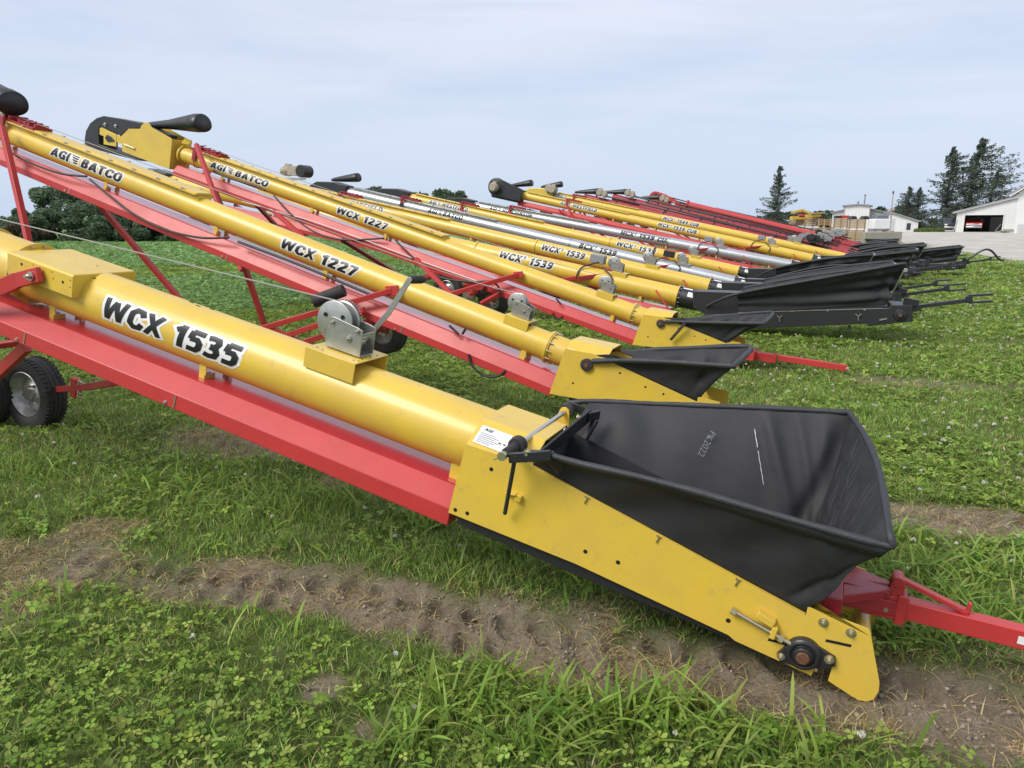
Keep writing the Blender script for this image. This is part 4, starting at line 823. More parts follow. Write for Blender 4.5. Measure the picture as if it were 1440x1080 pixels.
FAR=[
 (4,12.4,.097,.1833,dict(label='fourth yellow conveyor, nearest with a long black boot, lettering half hidden',xf=2.74,joint=(669,340),head=(238,245),winch=(852,398),box=1,text=[('WCX³ 1539',(703,356),(777,381))],hoodon=False)),
 (5,15.3,.015,.1959,dict(label='fifth conveyor, yellow, FIELD lettering showing over the third tube',xf=2.72,joint=(753,343),head=(424,246),winch=(902,382),box=0,lid=(634,312),clamp=(480,272),text=[('WCX³ 1539',(762,348),(822,366)),('AGI WESTFIELD',(455,279),(538,299))],hoodon=False,belt_motor=1)),
 (6,18.2,-.095,.2037,dict(label='nearer silver conveyor, lettered BCX and BATCO, black hood at its head',silver=1,xf=2.62,joint=(801,341),head=(488,264),winch=(950,377),box=2,lid=(700,313),clamp=(566,282),text=[('BCX³ 1539',(815,346),(866,362)),('AGI BATCO',(602,298),(650,311))],hood=.1)),
 (7,21.1,-.058,.2005,dict(label='yellow conveyor with black straps round its tube, between the two silver ones',xf=2.9,joint=(857,340),head=(575,275),winch=(967,364),lid=(765,316),clamp=(650,291),strap=1,text=[('WCX³ 1539',(867,344),(921,360)),('AGI WESTFIELD',(604,285),(658,298))],hoodon=False)),
 (8,24.0,.29,.1716,dict(label='farther silver conveyor, lettered HCX and HUTCHINSON',silver=1,xf=1.72,joint=(940,336),head=(664,287),winch=(1005,350),box=1,lid=(829,314),clamp=(718,292),text=[('HCX³ 1539 CUB',(873,328),(942,343)),('AGI HUTCHINSON',(689,291),(748,304))],hoodon=False)),
 (9,27.0,.414,.2078,dict(label='yellow conveyor lettered WCX 1539 CUB, round black belt guard at its head',xf=1.26,joint=(984,327),head=(733,274),winch=(1077,352),box=1,lid=(885,304),clamp=(797,288),text=[('WCX³ 1539 CUB',(925,317),(979,330)),('AGI WESTFIELD',(788,287),(839,300))],headkind='guard',motor=[(.95,.38,.1,.3,.17)],dz=.0,hood=.15)),
 (10,30.0,.571,.2047,dict(label='yellow conveyor lettered WCX 1549 CUB, last before the red augers',xf=-.15,joint=(928,307),head=(776,275),winch=(1112,344),lid=(898,300),clamp=(807,277),text=[('WCX³ 1549 CUB',(932,309),(982,321)),('AGI WESTFIELD',(763,272),(796,281))],motor=[(-.1,.1,.25,.35,.17),(.1,.1,.25,.3,.15)],tall=1,hood=.15)),
]
# ------------------------------------------------------------- red augers behind
def auger(i,D,head,foot,label,thick=.13,hood=True,big=False):
    a=at_s(*head,D); b=at_s(*foot,D); el=math.atan2(a.z-b.z,(a-b).dot(HV)); fr=Frame(D,0,el); fr.O=b; t=fr.root('grain_auger'); L=(a-b).length
    tag(t,label,'auger',GROUP)
    mb=MB(); mb.cyl((-.2,0,0),(L,0,0),thick,n=20); 
    tb=mb.build('tube',RED if big else REDD,t)
    mb=MB(); 
    for x in np.arange(1.2,L,2.2): mb.lathe((x,0,0),(1,0,0),[(0,thick),(0,thick+.03),(.04,thick+.03),(.04,thick)],18)
    mb.build('tube_collar',BLK if not big else RED,t)
    # drive line and truss along the tube
    mb=MB(); mb.cyl((.8,.0,thick+.1),(L-.2,0,thick+.1),.03,n=8)
    for x in np.arange(1.4,L,1.6): mb.box((x,0,thick+.05),(.05,.1,.12))
    mb.build('drive_line',BLK,t)
    mb=MB()
    for y in (.16,-.16):
        mb.bar((L*.25,y*.5,-thick),(L*.55,y,-.5),.03,.03); mb.bar((L*.55,y,-.5),(L-.6,y*.5,-thick),.03,.03); mb.bar((L*.55,y,-.5),(L*.55,y*.4,0),.03,.03)
    mb.build('truss',REDD,t)
    mb=MB()
    for x in np.arange(1.0,L-.8,1.3): mb.bar((x,.12,-thick),(x+.65,.12,-.42),.035,.035); mb.bar((x+.65,.12,-.42),(x+1.3,.12,-thick),.035,.035)
    mb.bar((1.4,.12,-.42),(L-1.2,.12,-.42),.05,.05); mb.build('lattice',REDD if i%2 else RED,t)
    for y in (.2,-.2):
        g=fr.M()@Vector((L*.45,0,0)); p=fr.L(Vector((g.x,g.y,.35))-SV*math.copysign(.85,y)); mb=MB(); mb.bar((L*.75,y,-.1),p,.06,.06); mb.bar((L*.3,y,-.1),p,.05,.05); mb.build('lift_leg',REDD,t); wheel(t,p,fr.dirL(-SV),.33,.2,.18)
    up=fr.dirL(Vector((0,0,1))); B=fr.dirL(-HV); q=lambda d,y,z:B*d+up*z+Vector((0,y,0))
    mb=MB(); mb.prism([(-.3,.22),(.1,.05),(1.3,0),(1.35,-.2),(0,-.22),(-.3,-.1)],.3,-.3,lambda x,y,z:q(x,y,z)); mb.build('boot',BLK,t,bevel=.01)
    nr=[q(.1,.32,.2),q(.8,.45,.34),q(1.7,.5,.42)]; er=[q(1.7,.5,.42),q(1.75,0,.43),q(1.7,-.5,.42)]; fm=[q(1.7,-.5,.42),q(.8,-.45,.34),q(.1,-.32,.2)]
    bn=[q(.1,.28,.0),q(1.3,.28,-.02)]; be=[q(1.3,.28,-.02),q(1.3,-.28,-.02)]; bf=[q(1.3,-.28,-.02),q(.1,-.28,0)]
    ho,_,_=fabric('hopper',t,[bn,be,bf],[curve(nr,10),curve(er,8),curve(fm,10)],[20,12,20],8,.03,.012,m=FAB if i%3 else REDD,seed=80+i); MB().sweep(curve(nr,10)+curve(er,8)[1:]+curve(fm,10)[1:],.025,6).build('hopper_rim',HEM,ho)
    mb=MB(); mb.bar(q(1.3,0,-.1),q(2.3,0,-.05),.07,.07); mb.build('drawbar',REDD if i%2 else BLK,t)
    # motor mount low on the tube
    mb=MB(); mb.box((1.5,.1,thick+.18),(.34,.4,.05)); mb.box((1.5,-.02,thick+.34),(.3,.26,.26)); mb.cyl((1.66,.1,thick+.36),(1.66,.3,thick+.36),.13,n=16); mb.box((1.25,.12,thick+.3),(.18,.2,.18)); mb.build('engine',GAL if i%2 else BLK,t,bevel=.01)
    mb=MB(); mb.box((2.1,.05,thick+.14),(.2,.16,.16)); mb.lathe((2.4,.1,thick+.12),(0,1,0),[(0,.12),(.06,.12),(.06,0)],16); mb.build('winch',GAL,t)
    if hood:
        half_spout(t,(L+.5,0,.1),(L-.6,0,.36),.14,.16); drive_motor(t,(L-.72,.05,.34),(0,1,0),.28,.15); drive_motor(t,(L-.95,.05,.3),(0,1,0),.26,.13)
    if big:
        mb=MB(); mb.lathe((L+.35,.2,.05),(0,-1,0),[(0,0),(0,.32),(.4,.32),(.4,0)],26); mb.prism([(L+.35,.37),(L-.1,.34),(L-1.1,.12),(L-1.1,-.2),(L+.3,-.28)],.18,-.2); hbx=mb.build('head_box',RED,t,bevel=.015)
        mb=MB(); mb.cyl((L-.75,.185,-.02),(L-.75,.19,-.02),.1,n=18); mb.build('maker_badge',WHT,hbx,smooth=False)
        mb=MB(); mb.cyl((L+.3,.2,.15),(L+.3,.28,.15),.12,n=14); mb.build('head_bearing',BLK,hbx)
        mb=MB(); mb.cyl((L*.12,0,.30),(L-1.5,0,.10),.19,n=24); mb.lathe((L-1.5,0,.10),(1,0,-.03),[(0,.19),(0,.27),(.08,.27),(.08,.19)],20); mb.build('upper_tube',RED,t)
        mb=MB(); mb.bar((L*.1,.02,.1),(L-.8,.02,.06),.2,.22); mb.build('belt_shroud',BLK,t)
AUG=[(33.0,(822,277),(1196,364),'red auger just behind the last yellow tube, black hood, twin beige motors',.14,1,0),
     (35.2,(862,277),(1204,361),'second red auger behind the yellow row, its hood and motors right of the first',.15,1,0),
     (37.4,(885,281),(1203,357),'thin red auger with black drive line, between the hooded ones and the big one',.13,0,0),
     (39.6,(912,284),(1205,354),'red auger whose black hood stands left of the big red head housing',.15,1,0),
     (42.0,(930,281),(1192,352),'large red auger with rounded red head housing and a thick upper tube',.15,0,1),
     (44.6,(985,296),(1212,349),'red auger tucked behind the big red head housing, upper end bare',.14,0,0),
     (34.1,(900,290),(1190,364),'low dark red auger whose top end stops beside the twin hoods',.12,0,0),
     (47.5,(1000,297),(1216,346),'farthest red auger, nearest the crates',.14,0,0)]
# ---------------------------------------------------------------- setting
def vnoise(x,y,seed=0):
    xi=np.floor(x).astype(np.int64); yi=np.floor(y).astype(np.int64); fx=x-xi; fy=y-yi; fx=fx*fx*(3-2*fx); fy=fy*fy*(3-2*fy)
    def hsh(a,b):
        n=(a*374761393+b*668265263+seed*974711)&0x7fffffff; n=((n^(n>>13))*1274126177)&0x7fffffff; return ((n^(n>>16))&0xffff)/65535.
    return (hsh(xi,yi)*(1-fx)+hsh(xi+1,yi)*fx)*(1-fy)+(hsh(xi,yi+1)*(1-fx)+hsh(xi+1,yi+1)*fx)*fy
def fbm(x,y,seed=0,o=4):
    a=0;s=.5
    for i in range(o): a=a+s*vnoise(x,y,seed+i*7); x=x*2.03+3.1;y=y*2.03+1.7;s*=.5
    return a/(1-.5**o)
hx,hy=HV.x,HV.y; sx_,sy_=SV.x,SV.y
def HS(x,y): return x*hx+y*hy, x*sx_+y*sy_
TRK=[([-9,-.76,-.1,.38,1.2,2.1,3.0,4.0,9],[3.6,2.88,2.80,2.70,2.62,2.62,2.38,2.29,1.9],.225),
     ([-9,-1.1,-.46,2.,3.8,4.8,12],[5.6,4.88,4.74,4.5,4.35,4.3,4.0],.24)]
def soil(x,y):
    h,s=HS(x,y); m=np.zeros_like(x); nn=fbm(x*3.1,y*3.1,3)-.5; n2=fbm(x*.9,y*.9,9)-.5
    for i,(a,b,wd) in enumerate(TRK):
        c=np.interp(h,a,b); d=np.abs(s-c+n2*.22)
        k=1-sstep(wd*.6,wd*1.35,d+nn*.34)
        if i==0: k*=1-.42*sstep(1.9,3.2,h)*sstep(.42,.62,fbm(x*2.2+5,y*2.2,17))
        if i==1: k*=np.clip(sstep(-.1,-.5,h)+sstep(3.1,3.6,h)*sstep(5.4,4.7,h)*.75,0,1)
        m=np.maximum(m,k)
    # bare patches
    for cx,cy,rr in((-.72,2.48,.11),(1.55,2.3,.3),(1.2,2.65,.25),(-.5,2.25,.08),(.35,2.95,.2)):
        m=np.maximum(m,.85*(1-sstep(rr*.5,rr*1.2,np.hypot(x-cx,y-cy)+nn*.25)))
    m=np.maximum(m,.5*(1-sstep(.0,.55,np.abs(s-9.1)+nn*.6))*sstep(.2,-.3,h)*sstep(-3,-1.4,h))
    thin=sstep(.56,.70,fbm(x*1.25+3,y*1.25+8,91))*(1-sstep(5,9,np.hypot(x,y)))*np.where((x<.2)|(y<2.6),1,.45)
    m=np.maximum(m,.62*thin*(.5+nn+.5))
    return np.clip(m,0,1)
def ground_z(x,y,detail=True):
    x=np.asarray(x,float); y=np.asarray(y,float)
    z=.95*sstep(42,92,y)*sstep(0,22,x)
    if detail:
        near=1-sstep(8,25,np.hypot(x,y))
        z=z+near*(.05*(fbm(x*.8,y*.8,21)-.5)+.025*(fbm(x*3.,y*3.,5)-.5))
        h,s=HS(x,y)
        for i,(a,b,wd) in enumerate(TRK):
            c=np.interp(h,a,b); e=s-c; inb=1-sstep(wd*.7,wd*1.3,np.abs(e)); z=z-near*inb*.028
            # tyre lugs: slanted bars in two rows
            ph=(h*7.2+np.sign(e)*.25+np.abs(e)*3.4+.25*fbm(x*3,y*3,77))%1.0
            lug=sstep(.15,.27,ph)*sstep(.85,.70,ph); fade=np.clip(.35+1.3*(fbm(x*1.7,y*1.7,31)-.35),0,1)
            z=z+near*inb*(lug*.060-.026)*fade*(.45 if i==0 else 1)
            if i==0:      # clear tread hollows pressed by a tractor tyre
                for row,off,dp in((.10,0,.042),(-.115,.5,.032)):
                    hh=h+.03*(fbm(x*2,y*2,83)-.5); cell=np.floor(hh/.165+off); cx=(cell+.5-off)*.165; jit=vnoise(cell*1.37,cell*0+row*9,19)-.5
                    rd=np.hypot((hh-cx-(e-row)*.35)/.062,(e-row-jit*.03)/.095)
                    z=z-near*dp*(.55+.8*(jit+.5))*sstep(1.2,.6,rd)*sstep(4.4,3.2,h)
        sm=soil(x,y); z=z+near*sm*(.020*(fbm(x*16,y*16,41,3)-.5)+.014*(fbm(x*45,y*45,43,2)-.5))
    return z
def axis(c0,c1,step,g,n):
    core=np.arange(c0,c1,step); up=[];st=step;v=core[-1]
    for i in range(n): st*=g if i<n*.55 else g+.035; v+=st; up.append(v)
    dn=[];st=step;v=core[0]
    for i in range(n): st*=g if i<n*.55 else g+.035; v-=st; dn.append(v)
    return np.r_[dn[::-1],core,up]
def ground():
    X=axis(-3.4,3.4,.0165,1.06,118); Y=axis(1.3,5.2,.0165,1.06,118); Y=Y[Y>-60]
    gx,gy=np.meshgrid(X,Y); nx,ny=len(X),len(Y); z=ground_z(gx,gy)
    co=np.stack([gx,gy,z],2).reshape(-1,3)
    me=bpy.data.meshes.new('ground'); me.vertices.add(len(co)); me.vertices.foreach_set('co',co.ravel())
    i=np.arange(nx*ny).reshape(ny,nx); q=np.stack([i[:-1,:-1],i[:-1,1:],i[1:,1:],i[1:,:-1]],2).reshape(-1,4)
    me.loops.add(q.size); me.loops.foreach_set('vertex_index',q.ravel()); me.polygons.add(len(q)); me.polygons.foreach_set('loop_start',np.arange(0,q.size,4))
    me.polygons.foreach_set('use_smooth',np.ones(len(q),bool)); me.update()
    h,s=HS(co[:,0],co[:,1])
    def attr(n,v): a=me.attributes.new(n,'FLOAT','POINT'); a.data.foreach_set('value',v.astype(np.float32))
    attr('soil',soil(co[:,0],co[:,1])); attr('gravel',gravel_d(co[:,0],co[:,1])); attr('field',field_d(co[:,0],co[:,1]))
    o=bpy.data.objects.new('ground',me); COL.objects.link(o); o['kind']='structure'
    m=bpy.data.materials.new('ground'); m.use_nodes=True; n=m.node_tree.nodes; l=m.node_tree.links; b=n['Principled BSDF']; b.inputs['Roughness'].default_value=.95; b.inputs['Specular IOR Level'].default_value=.15
    geo=n.new('ShaderNodeNewGeometry')
    def A(nm): a=n.new('ShaderNodeAttribute'); a.attribute_name=nm; return a.outputs['Fac']
    def noise(sc,d=6,rg=.6):
        z=n.new('ShaderNodeTexNoise'); z.inputs['Scale'].default_value=sc; z.inputs['Detail'].default_value=d; z.inputs['Roughness'].default_value=rg; l.new(geo.outputs['Position'],z.inputs['Vector']); return z.outputs[0]
    def ramp(v,*st):
        r=n.new('ShaderNodeValToRGB'); e=r.color_ramp.elements
        while len(e)<len(st): e.new(.5)
        for k,(p,c) in enumerate(st): e[k].position=p; e[k].color=(*c,1)
        l.new(v,r.inputs[0]); return r.outputs[0]
    def mix(f,a,bb): x=n.new('ShaderNodeMix'); x.data_type='RGBA'; l.new(f,x.inputs[0]); l.new(a,x.inputs[6]); l.new(bb,x.inputs[7]); return x.outputs[2]
    def math_(op,a,bb):
        x=n.new('ShaderNodeMath'); x.operation=op
        for k,vv in enumerate((a,bb)):
            if isinstance(vv,(int,float)): x.inputs[k].default_value=vv
            else: l.new(vv,x.inputs[k])
        return x.outputs[0]
    def edge(d,sc,amp,w_):
        v=math_('ADD',d,math_('MULTIPLY',math_('SUBTRACT',noise(sc),.5),amp)); r=n.new('ShaderNodeMapRange'); r.inputs['From Min'].default_value=-w_; r.inputs['From Max'].default_value=w_; l.new(v,r.inputs[0]); return r.outputs[0]
    thatch=ramp(noise(2.2,8,.7),(.28,(.055,.095,.022)),(.5,(.105,.165,.04)),(.7,(.17,.20,.075)))
    thatch=mix(ramp(noise(55,3),(.35,(0,0,0)),(.7,(.6,.6,.6))),thatch,ramp(noise(9,5),(.4,(.08,.13,.03)),(.6,(.17,.17,.075))))
    dirt=ramp(noise(7,9,.68),(.25,(.17,.136,.094)),(.46,(.31,.255,.185)),(.70,(.43,.365,.275)))
    dirt=mix(ramp(noise(85,4,.8),(.40,(.75,.75,.75)),(.58,(0,0,0))),dirt,ramp(noise(20,5),(.3,(.15,.122,.088)),(.7,(.25,.21,.155))))
    fld=ramp(noise(1.3,9,.75),(.3,(.12,.21,.065)),(.55,(.16,.26,.085)),(.75,(.20,.31,.11)))
    grv=ramp(noise(.45,10,.72),(.3,(.36,.335,.295)),(.55,(.50,.48,.44)),(.75,(.60,.58,.54)))
    c=mix(edge(A('field'),.5,2.5,.5),thatch,fld); c=mix(edge(A('gravel'),.35,5,.7),c,grv); c=mix(A('soil'),c,dirt); l.new(c,b.inputs['Base Color'])
    bp=n.new('ShaderNodeBump'); bp.inputs['Strength'].default_value=.9; bp.inputs['Distance'].default_value=.035; l.new(noise(34,9,.78),bp.inputs['Height']); l.new(bp.outputs[0],b.inputs['Normal'])
    me.materials.append(m)
def gravel_d(x,y): return np.maximum(x-22.8-.354*(y-32.7), np.minimum(y-64,(x-8)))
def field_d(x,y):
    h,s=HS(x,y); a=np.minimum(h-10.6, 14-x)
    st=np.abs((x+12.6)*.79-(y-28)*.61)     # mown strip through the field
    return np.minimum(a, st-3.2)
# ---------------------------------------------------------------- ground cover
def leafmat(name,transl=.38,rough=.55):
    m=bpy.data.materials.new(name); m.use_nodes=True; n=m.node_tree.nodes; l=m.node_tree.links; b=n['Principled BSDF']; out=n['Material Output']
    a=n.new('ShaderNodeAttribute'); a.attribute_name='Col'; l.new(a.outputs['Color'],b.inputs['Base Color']); b.inputs['Roughness'].default_value=rough; b.inputs['Specular IOR Level'].default_value=.3
    t=n.new('ShaderNodeBsdfTranslucent'); l.new(a.outputs['Color'],t.inputs['Color']); mxs=n.new('ShaderNodeMixShader'); mxs.inputs[0].default_value=transl
    l.new(b.outputs[0],mxs.inputs[1]); l.new(t.outputs[0],mxs.inputs[2]); l.new(mxs.outputs[0],out.inputs['Surface']); return m
CLOD=leafmat('soil_crumb',0,.95); LEAF=leafmat('leaf'); NEEDLE=leafmat('needle',.15,.7)
def polymesh(name,V,faces_list,colors,m,parent=None):
    """V (N,3); faces_list arrays (k,3|4); colours per vertex"""
    me=bpy.data.meshes.new(name); me.vertices.add(len(V)); me.vertices.foreach_set('co',np.ascontiguousarray(V,np.float32).ravel())
    idx=np.concatenate([f.ravel() for f in faces_list]); tot=np.concatenate([np.full(len(f),f.shape[1]) for f in faces_list]); st=np.r_[0,np.cumsum(tot)[:-1]]
    me.loops.add(len(idx)); me.loops.foreach_set('vertex_index',idx.astype(np.int32)); me.polygons.add(len(tot)); me.polygons.foreach_set('loop_start',st.astype(np.int32)); me.update()
    a=me.attributes.new('Col','FLOAT_COLOR','POINT'); a.data.foreach_set('color',np.c_[colors,np.ones(len(V))].astype(np.float32).ravel())
    me.materials.append(m); o=bpy.data.objects.new(name,me); COL.objects.link(o)
    if parent is not None: o.parent=parent
    return o
def scatter(d0,d1,dens,half=None):
    half=half or (R(76) if d1<=6.2 else R(60) if d1<=11.5 else R(48))
    n=int(dens*half*(d1*d1-d0*d0)); d=np.sqrt(rng.uniform(d0*d0,d1*d1,n)); a=rng.uniform(-half,half,n); return d*np.sin(a),d*np.cos(a)
PAL=np.array([(.19,.325,.048),(.245,.395,.064),(.15,.27,.042),(.305,.43,.09),(.37,.42,.14),(.225,.34,.085)])
STRAW=np.array([(.50,.39,.19),(.42,.32,.15),(.33,.27,.12),(.54,.45,.25)])
def blades(x,y,hgt,wid,lean,cols,segs=2,flat=None):
    n=len(x); z=ground_z(x,y)-.004; yaw=rng.uniform(0,2*np.pi,n); la=rng.uniform(0,2*np.pi,n)
    side=np.stack([np.cos(yaw),np.sin(yaw),np.zeros(n)],1); ld=np.stack([np.cos(la),np.sin(la),np.zeros(n)],1); base=np.stack([x,y,z],1)
    up=np.array([0,0,1.]); V=[];C=[]; ts=np.linspace(0,1,segs+1)
    for t in ts:
        c=base+up*(hgt*(t-.35*lean*t*t))[:,None]+ld*(hgt*lean*t**1.8)[:,None]
        wv=wid*(1-.35*t) if t<1 else None
        col=cols
        if t<1: V+= [c-side*wv[:,None]/2,c+side*wv[:,None]/2]; C+=[col,col]
        else: V.append(c); C.append(col)
    k=len(V); V=np.stack(V,1).reshape(-1,3); C=np.stack(C,1).reshape(-1,3); o=(np.arange(n)*k)[:,None]
    F4=[o+np.array([[2*i,2*i+1,2*i+3,2*i+2]]) for i in range(segs-1)]; F3=[o+np.array([[2*(segs-1),2*(segs-1)+1,2*segs]])]
    return V,[np.concatenate(F4)] if F4 else [],F3,C
class Bag:
    def __init__(s): s.V=[];s.F3=[];s.F4=[];s.C=[];s.n=0
    def add(s,V,F4,F3,C):
        s.V.append(V);s.C.append(C)
        for f in F4: s.F4.append(f+s.n)
        for f in F3: s.F3.append(f+s.n)
        s.n+=len(V)
    def build(s,name,m=None,parent=None):
        fl=[]
        if s.F4: fl.append(np.concatenate(s.F4))
        if s.F3: fl.append(np.concatenate(s.F3))
        return polymesh(name,np.concatenate(s.V),fl,np.concatenate(s.C),m or LEAF,parent)
def palette(n,P=PAL,j=.30): 
    c=P[rng.integers(0,len(P),n)]; return np.clip(c*(1+rng.normal(0,j,(n,1)))*(1+rng.normal(0,.06,(n,3))),.005,.9)
def lawn():
    B=Bag()
    for d0,d1,dens,hh,ww,seg in((1.1,3.2,6500,.066,.0042,3),(3.2,5.5,5200,.072,.0052,2),(5.5,9,2900,.076,.0078,2),(9,16,1250,.08,.012,2),(16,30,400,.08,.022,2),(30,60,90,.085,.045,2)):
        x,y=scatter(d0,d1,dens); s=soil(x,y); clump=fbm(x*1.6,y*1.6,11); fine=fbm(x*6,y*6,13)
        keep=(rng.random(len(x))<np.clip(1-1.06*s,0.0,1)*np.clip(.5+1.0*fine,.3,1))&(field_d(x,y)<.3)&(gravel_d(x,y)<1.0)
        x,y,s,clump,fine=(a[keep] for a in(x,y,s,clump,fine)); n=len(x)
        tall=sstep(.5,.75,clump)
        h_=hh*(.45+.75*rng.random(n)**1.3)*(.75+.9*tall)*(1-.45*s)
        c=palette(n); dry=rng.random(n)<(.07+.16*sstep(.55,.3,clump)+.4*s); c[dry]=palette(dry.sum(),STRAW)*.9
        c*= (.82+.4*fine)[:,None]
        B.add(*blades(x,y,h_,ww*(.6+.8*rng.random(n)),.25+.9*rng.random(n),c,seg))
    # dead straw lying on the bare soil
    x,y=scatter(1.1,9,4200); s=soil(x,y); k=(s>.25)&(rng.random(len(x))<.25+.75*(fbm(x*4,y*4,51)>.52)); x,y=x[k],y[k]; n=len(x)
    V,F4,F3,C=blades(x,y,.03+.05*rng.random(n),.0030+.0024*rng.random(n),np.full(n,1.9),palette(n,STRAW),2); B.add(V,F4,F3,C)
    o=B.build('grass'); o['kind']='stuff'
    # crumbs of soil on the bare strips
    B=Bag(); x,y=scatter(1.3,6,800); s=soil(x,y); k=(s>.55)&(rng.random(len(x))<.25+.75*(fbm(x*5,y*5,57)>.5)); x,y=x[k],y[k]; n=len(x); rr=.0035+.010*rng.random(n)**3
    c=np.stack([x,y,ground_z(x,y)+rr*.25],1); D=np.array([(1,0,0),(0,1,0),(-1,0,0),(0,-1,0),(0,0,.8),(0,0,-.6)],float); rot=rng.uniform(0,6.28,n)
    V=[]
    for d in D:
        q=d*1.0; px_=q[0]*np.cos(rot)-q[1]*np.sin(rot); py_=q[0]*np.sin(rot)+q[1]*np.cos(rot); V.append(c+np.stack([px_,py_,np.full(n,q[2])],1)*(rr*rng.uniform(.6,1.3,n))[:,None])
    V=np.stack(V,1).reshape(-1,3); o=(np.arange(n)*6)[:,None]; F=[np.concatenate([o+np.array([[a,(a+1)%4,4]]) for a in range(4)]+[o+np.array([[(a+1)%4,a,5]]) for a in range(4)])]
    B.add(V,[],F,np.repeat(palette(n,np.array([(.28,.235,.175),(.22,.185,.14),(.33,.285,.215)]),.15),6,0)); o=B.build('soil_crumbs',CLOD); o['kind']='stuff'
    # broad weed blades in tufts
    B=Bag(); T=[]
    for px,py,rad,nn in((900,990,.22,120),(820,1010,.2,110),(700,960,.16,70),(760,1040,.2,90),(1000,1040,.16,60),(640,1000,.14,60),(560,1060,.15,45),(940,960,.12,50),(1270,760,.2,70),(1300,820,.22,90),(1280,900,.2,80),(1340,860,.2,70),(1380,800,.2,60),(1010,845,.12,30),(820,830,.12,25),(480,700,.25,70),(380,720,.25,60),(300,690,.3,60),(590,740,.2,50),(700,770,.2,45),(1130,1060,.15,30),(200,680,.3,50),(100,660,.3,50),(1410,880,.15,40),(1250,980,.06,10),(1060,950,.08,8)):
        g=on_ground(px,py); T.append((g.x+rng.normal(0,rad*.5,nn),g.y+rng.normal(0,rad*.5,nn)))
    x=np.concatenate([a for a,b in T]);y=np.concatenate([b for a,b in T]); x2,y2=scatter(1.2,7,26); x=np.r_[x,x2];y=np.r_[y,y2]; k=soil(x,y)<.55; x,y=x[k],y[k]; n=len(x)
    c=palette(n,np.array([(.20,.33,.05),(.255,.38,.065),(.16,.265,.043),(.31,.40,.095)]),.15)
    B.add(*blades(x,y,.10+.10*rng.random(n),.009+.009*rng.random(n),.45+.75*rng.random(n),c,5)); o=B.build('broad_grass'); o['kind']='stuff'
def clover():
    B=Bag()
    for d0,d1,dens,sz in((1.1,3.4,1900,.0145),(3.4,6,1500,.0165),(6,11,620,.022),(11,22,190,.034),(22,40,45,.06)):
        x,y=scatter(d0,d1,dens); s=soil(x,y); cl=fbm(x*1.3+7,y*1.3,61); k=(rng.random(len(x))<(1-s)**2*np.clip(sstep(.40,.62,cl)+.08,0,1)*(s<.6)*np.where((x<.4)&(y>2.7)&(y<7),.35,np.where(y<2.7,.38,1))) ; x,y=x[k],y[k]; n=len(x)
        zz=ground_z(x,y)+.015+.05*rng.random(n); a0=rng.uniform(0,6.28,n); size=sz*(.6+.8*rng.random(n)); col=palette(n,np.array([(.20,.31,.045),(.26,.38,.06),(.145,.23,.037),(.33,.43,.09)]),.16)
        tx,ty=rng.normal(0,.28,n),rng.normal(0,.28,n)
        for j in range(3):
            a=a0+j*2.094; dx,dy=np.cos(a),np.sin(a); ex,ey=-dy,dx
            pts=[]
            for u,v,w_ in((.08,0,0),(.55,.5,.12),(1.1,.48,.1),(1.32,.22,.0),(1.2,0,-.08),(1.32,-.22,0),(1.1,-.48,.1),(.55,-.5,.12)):
                lx=(dx*u+ex*v)*size; ly=(dy*u+ey*v)*size; pts.append(np.stack([x+lx,y+ly,zz+w_*size+lx*tx+ly*ty],1))
            V=np.stack(pts,1).reshape(-1,3); o=(np.arange(n)*8)[:,None]
            B.add(V,[np.concatenate([o+np.array([[0,1,2,4]]),o+np.array([[0,4,6,7]])])],[np.concatenate([o+np.array([[2,3,4]]),o+np.array([[4,5,6]])])],np.repeat(col,8,0))
    o=B.build('clover'); o['kind']='stuff'
    B=Bag()
    # white clover heads
    xs=[];ys=[]
    for d0,d1,dens in((1.3,4,7),(4,9,9),(9,22,6),(22,34,2.5)):
        x,y=scatter(d0,d1,dens); cl=fbm(x*.35+7,y*.35,71); h_,s_=HS(x,y); k=(soil(x,y)<.3)&((rng.random(len(x))<.3)|((x>1.2)&(rng.random(len(x))<sstep(.4,.6,cl)+.15)))&(h_<6); xs.append(x[k]);ys.append(y[k])
    x=np.concatenate(xs);y=np.concatenate(ys); n=len(x); zc=ground_z(x,y)+.055+.04*rng.random(n); rr=(.008+.005*rng.random(n))*(1+.04*np.hypot(x,y)); m=26
    for j in range(m):
        th=rng.uniform(0,6.28,n); ph=np.arccos(rng.uniform(-.5,1,n)); d=np.stack([np.sin(ph)*np.cos(th),np.sin(ph)*np.sin(th),np.cos(ph)],1); t=np.cross(d,rng.normal(0,1,(n,3))); t/=np.linalg.norm(t,axis=1)[:,None]
        c=np.stack([x,y,zc],1); V=np.stack([c+d*(rr*.25)[:,None]-t*(rr*.2)[:,None],c+d*(rr*.25)[:,None]+t*(rr*.2)[:,None],c+d*rr[:,None]+t*(rr*.28)[:,None],c+d*rr[:,None]-t*(rr*.28)[:,None]],1).reshape(-1,3)
        B.add(V,[(np.arange(n)*4)[:,None]+np.array([[0,1,2,3]])],[],np.repeat(palette(n,np.array([(.78,.78,.70),(.70,.66,.58),(.8,.8,.76)]),.1),4,0))
    o=B.build('clover_flowers'); o['kind']='stuff'
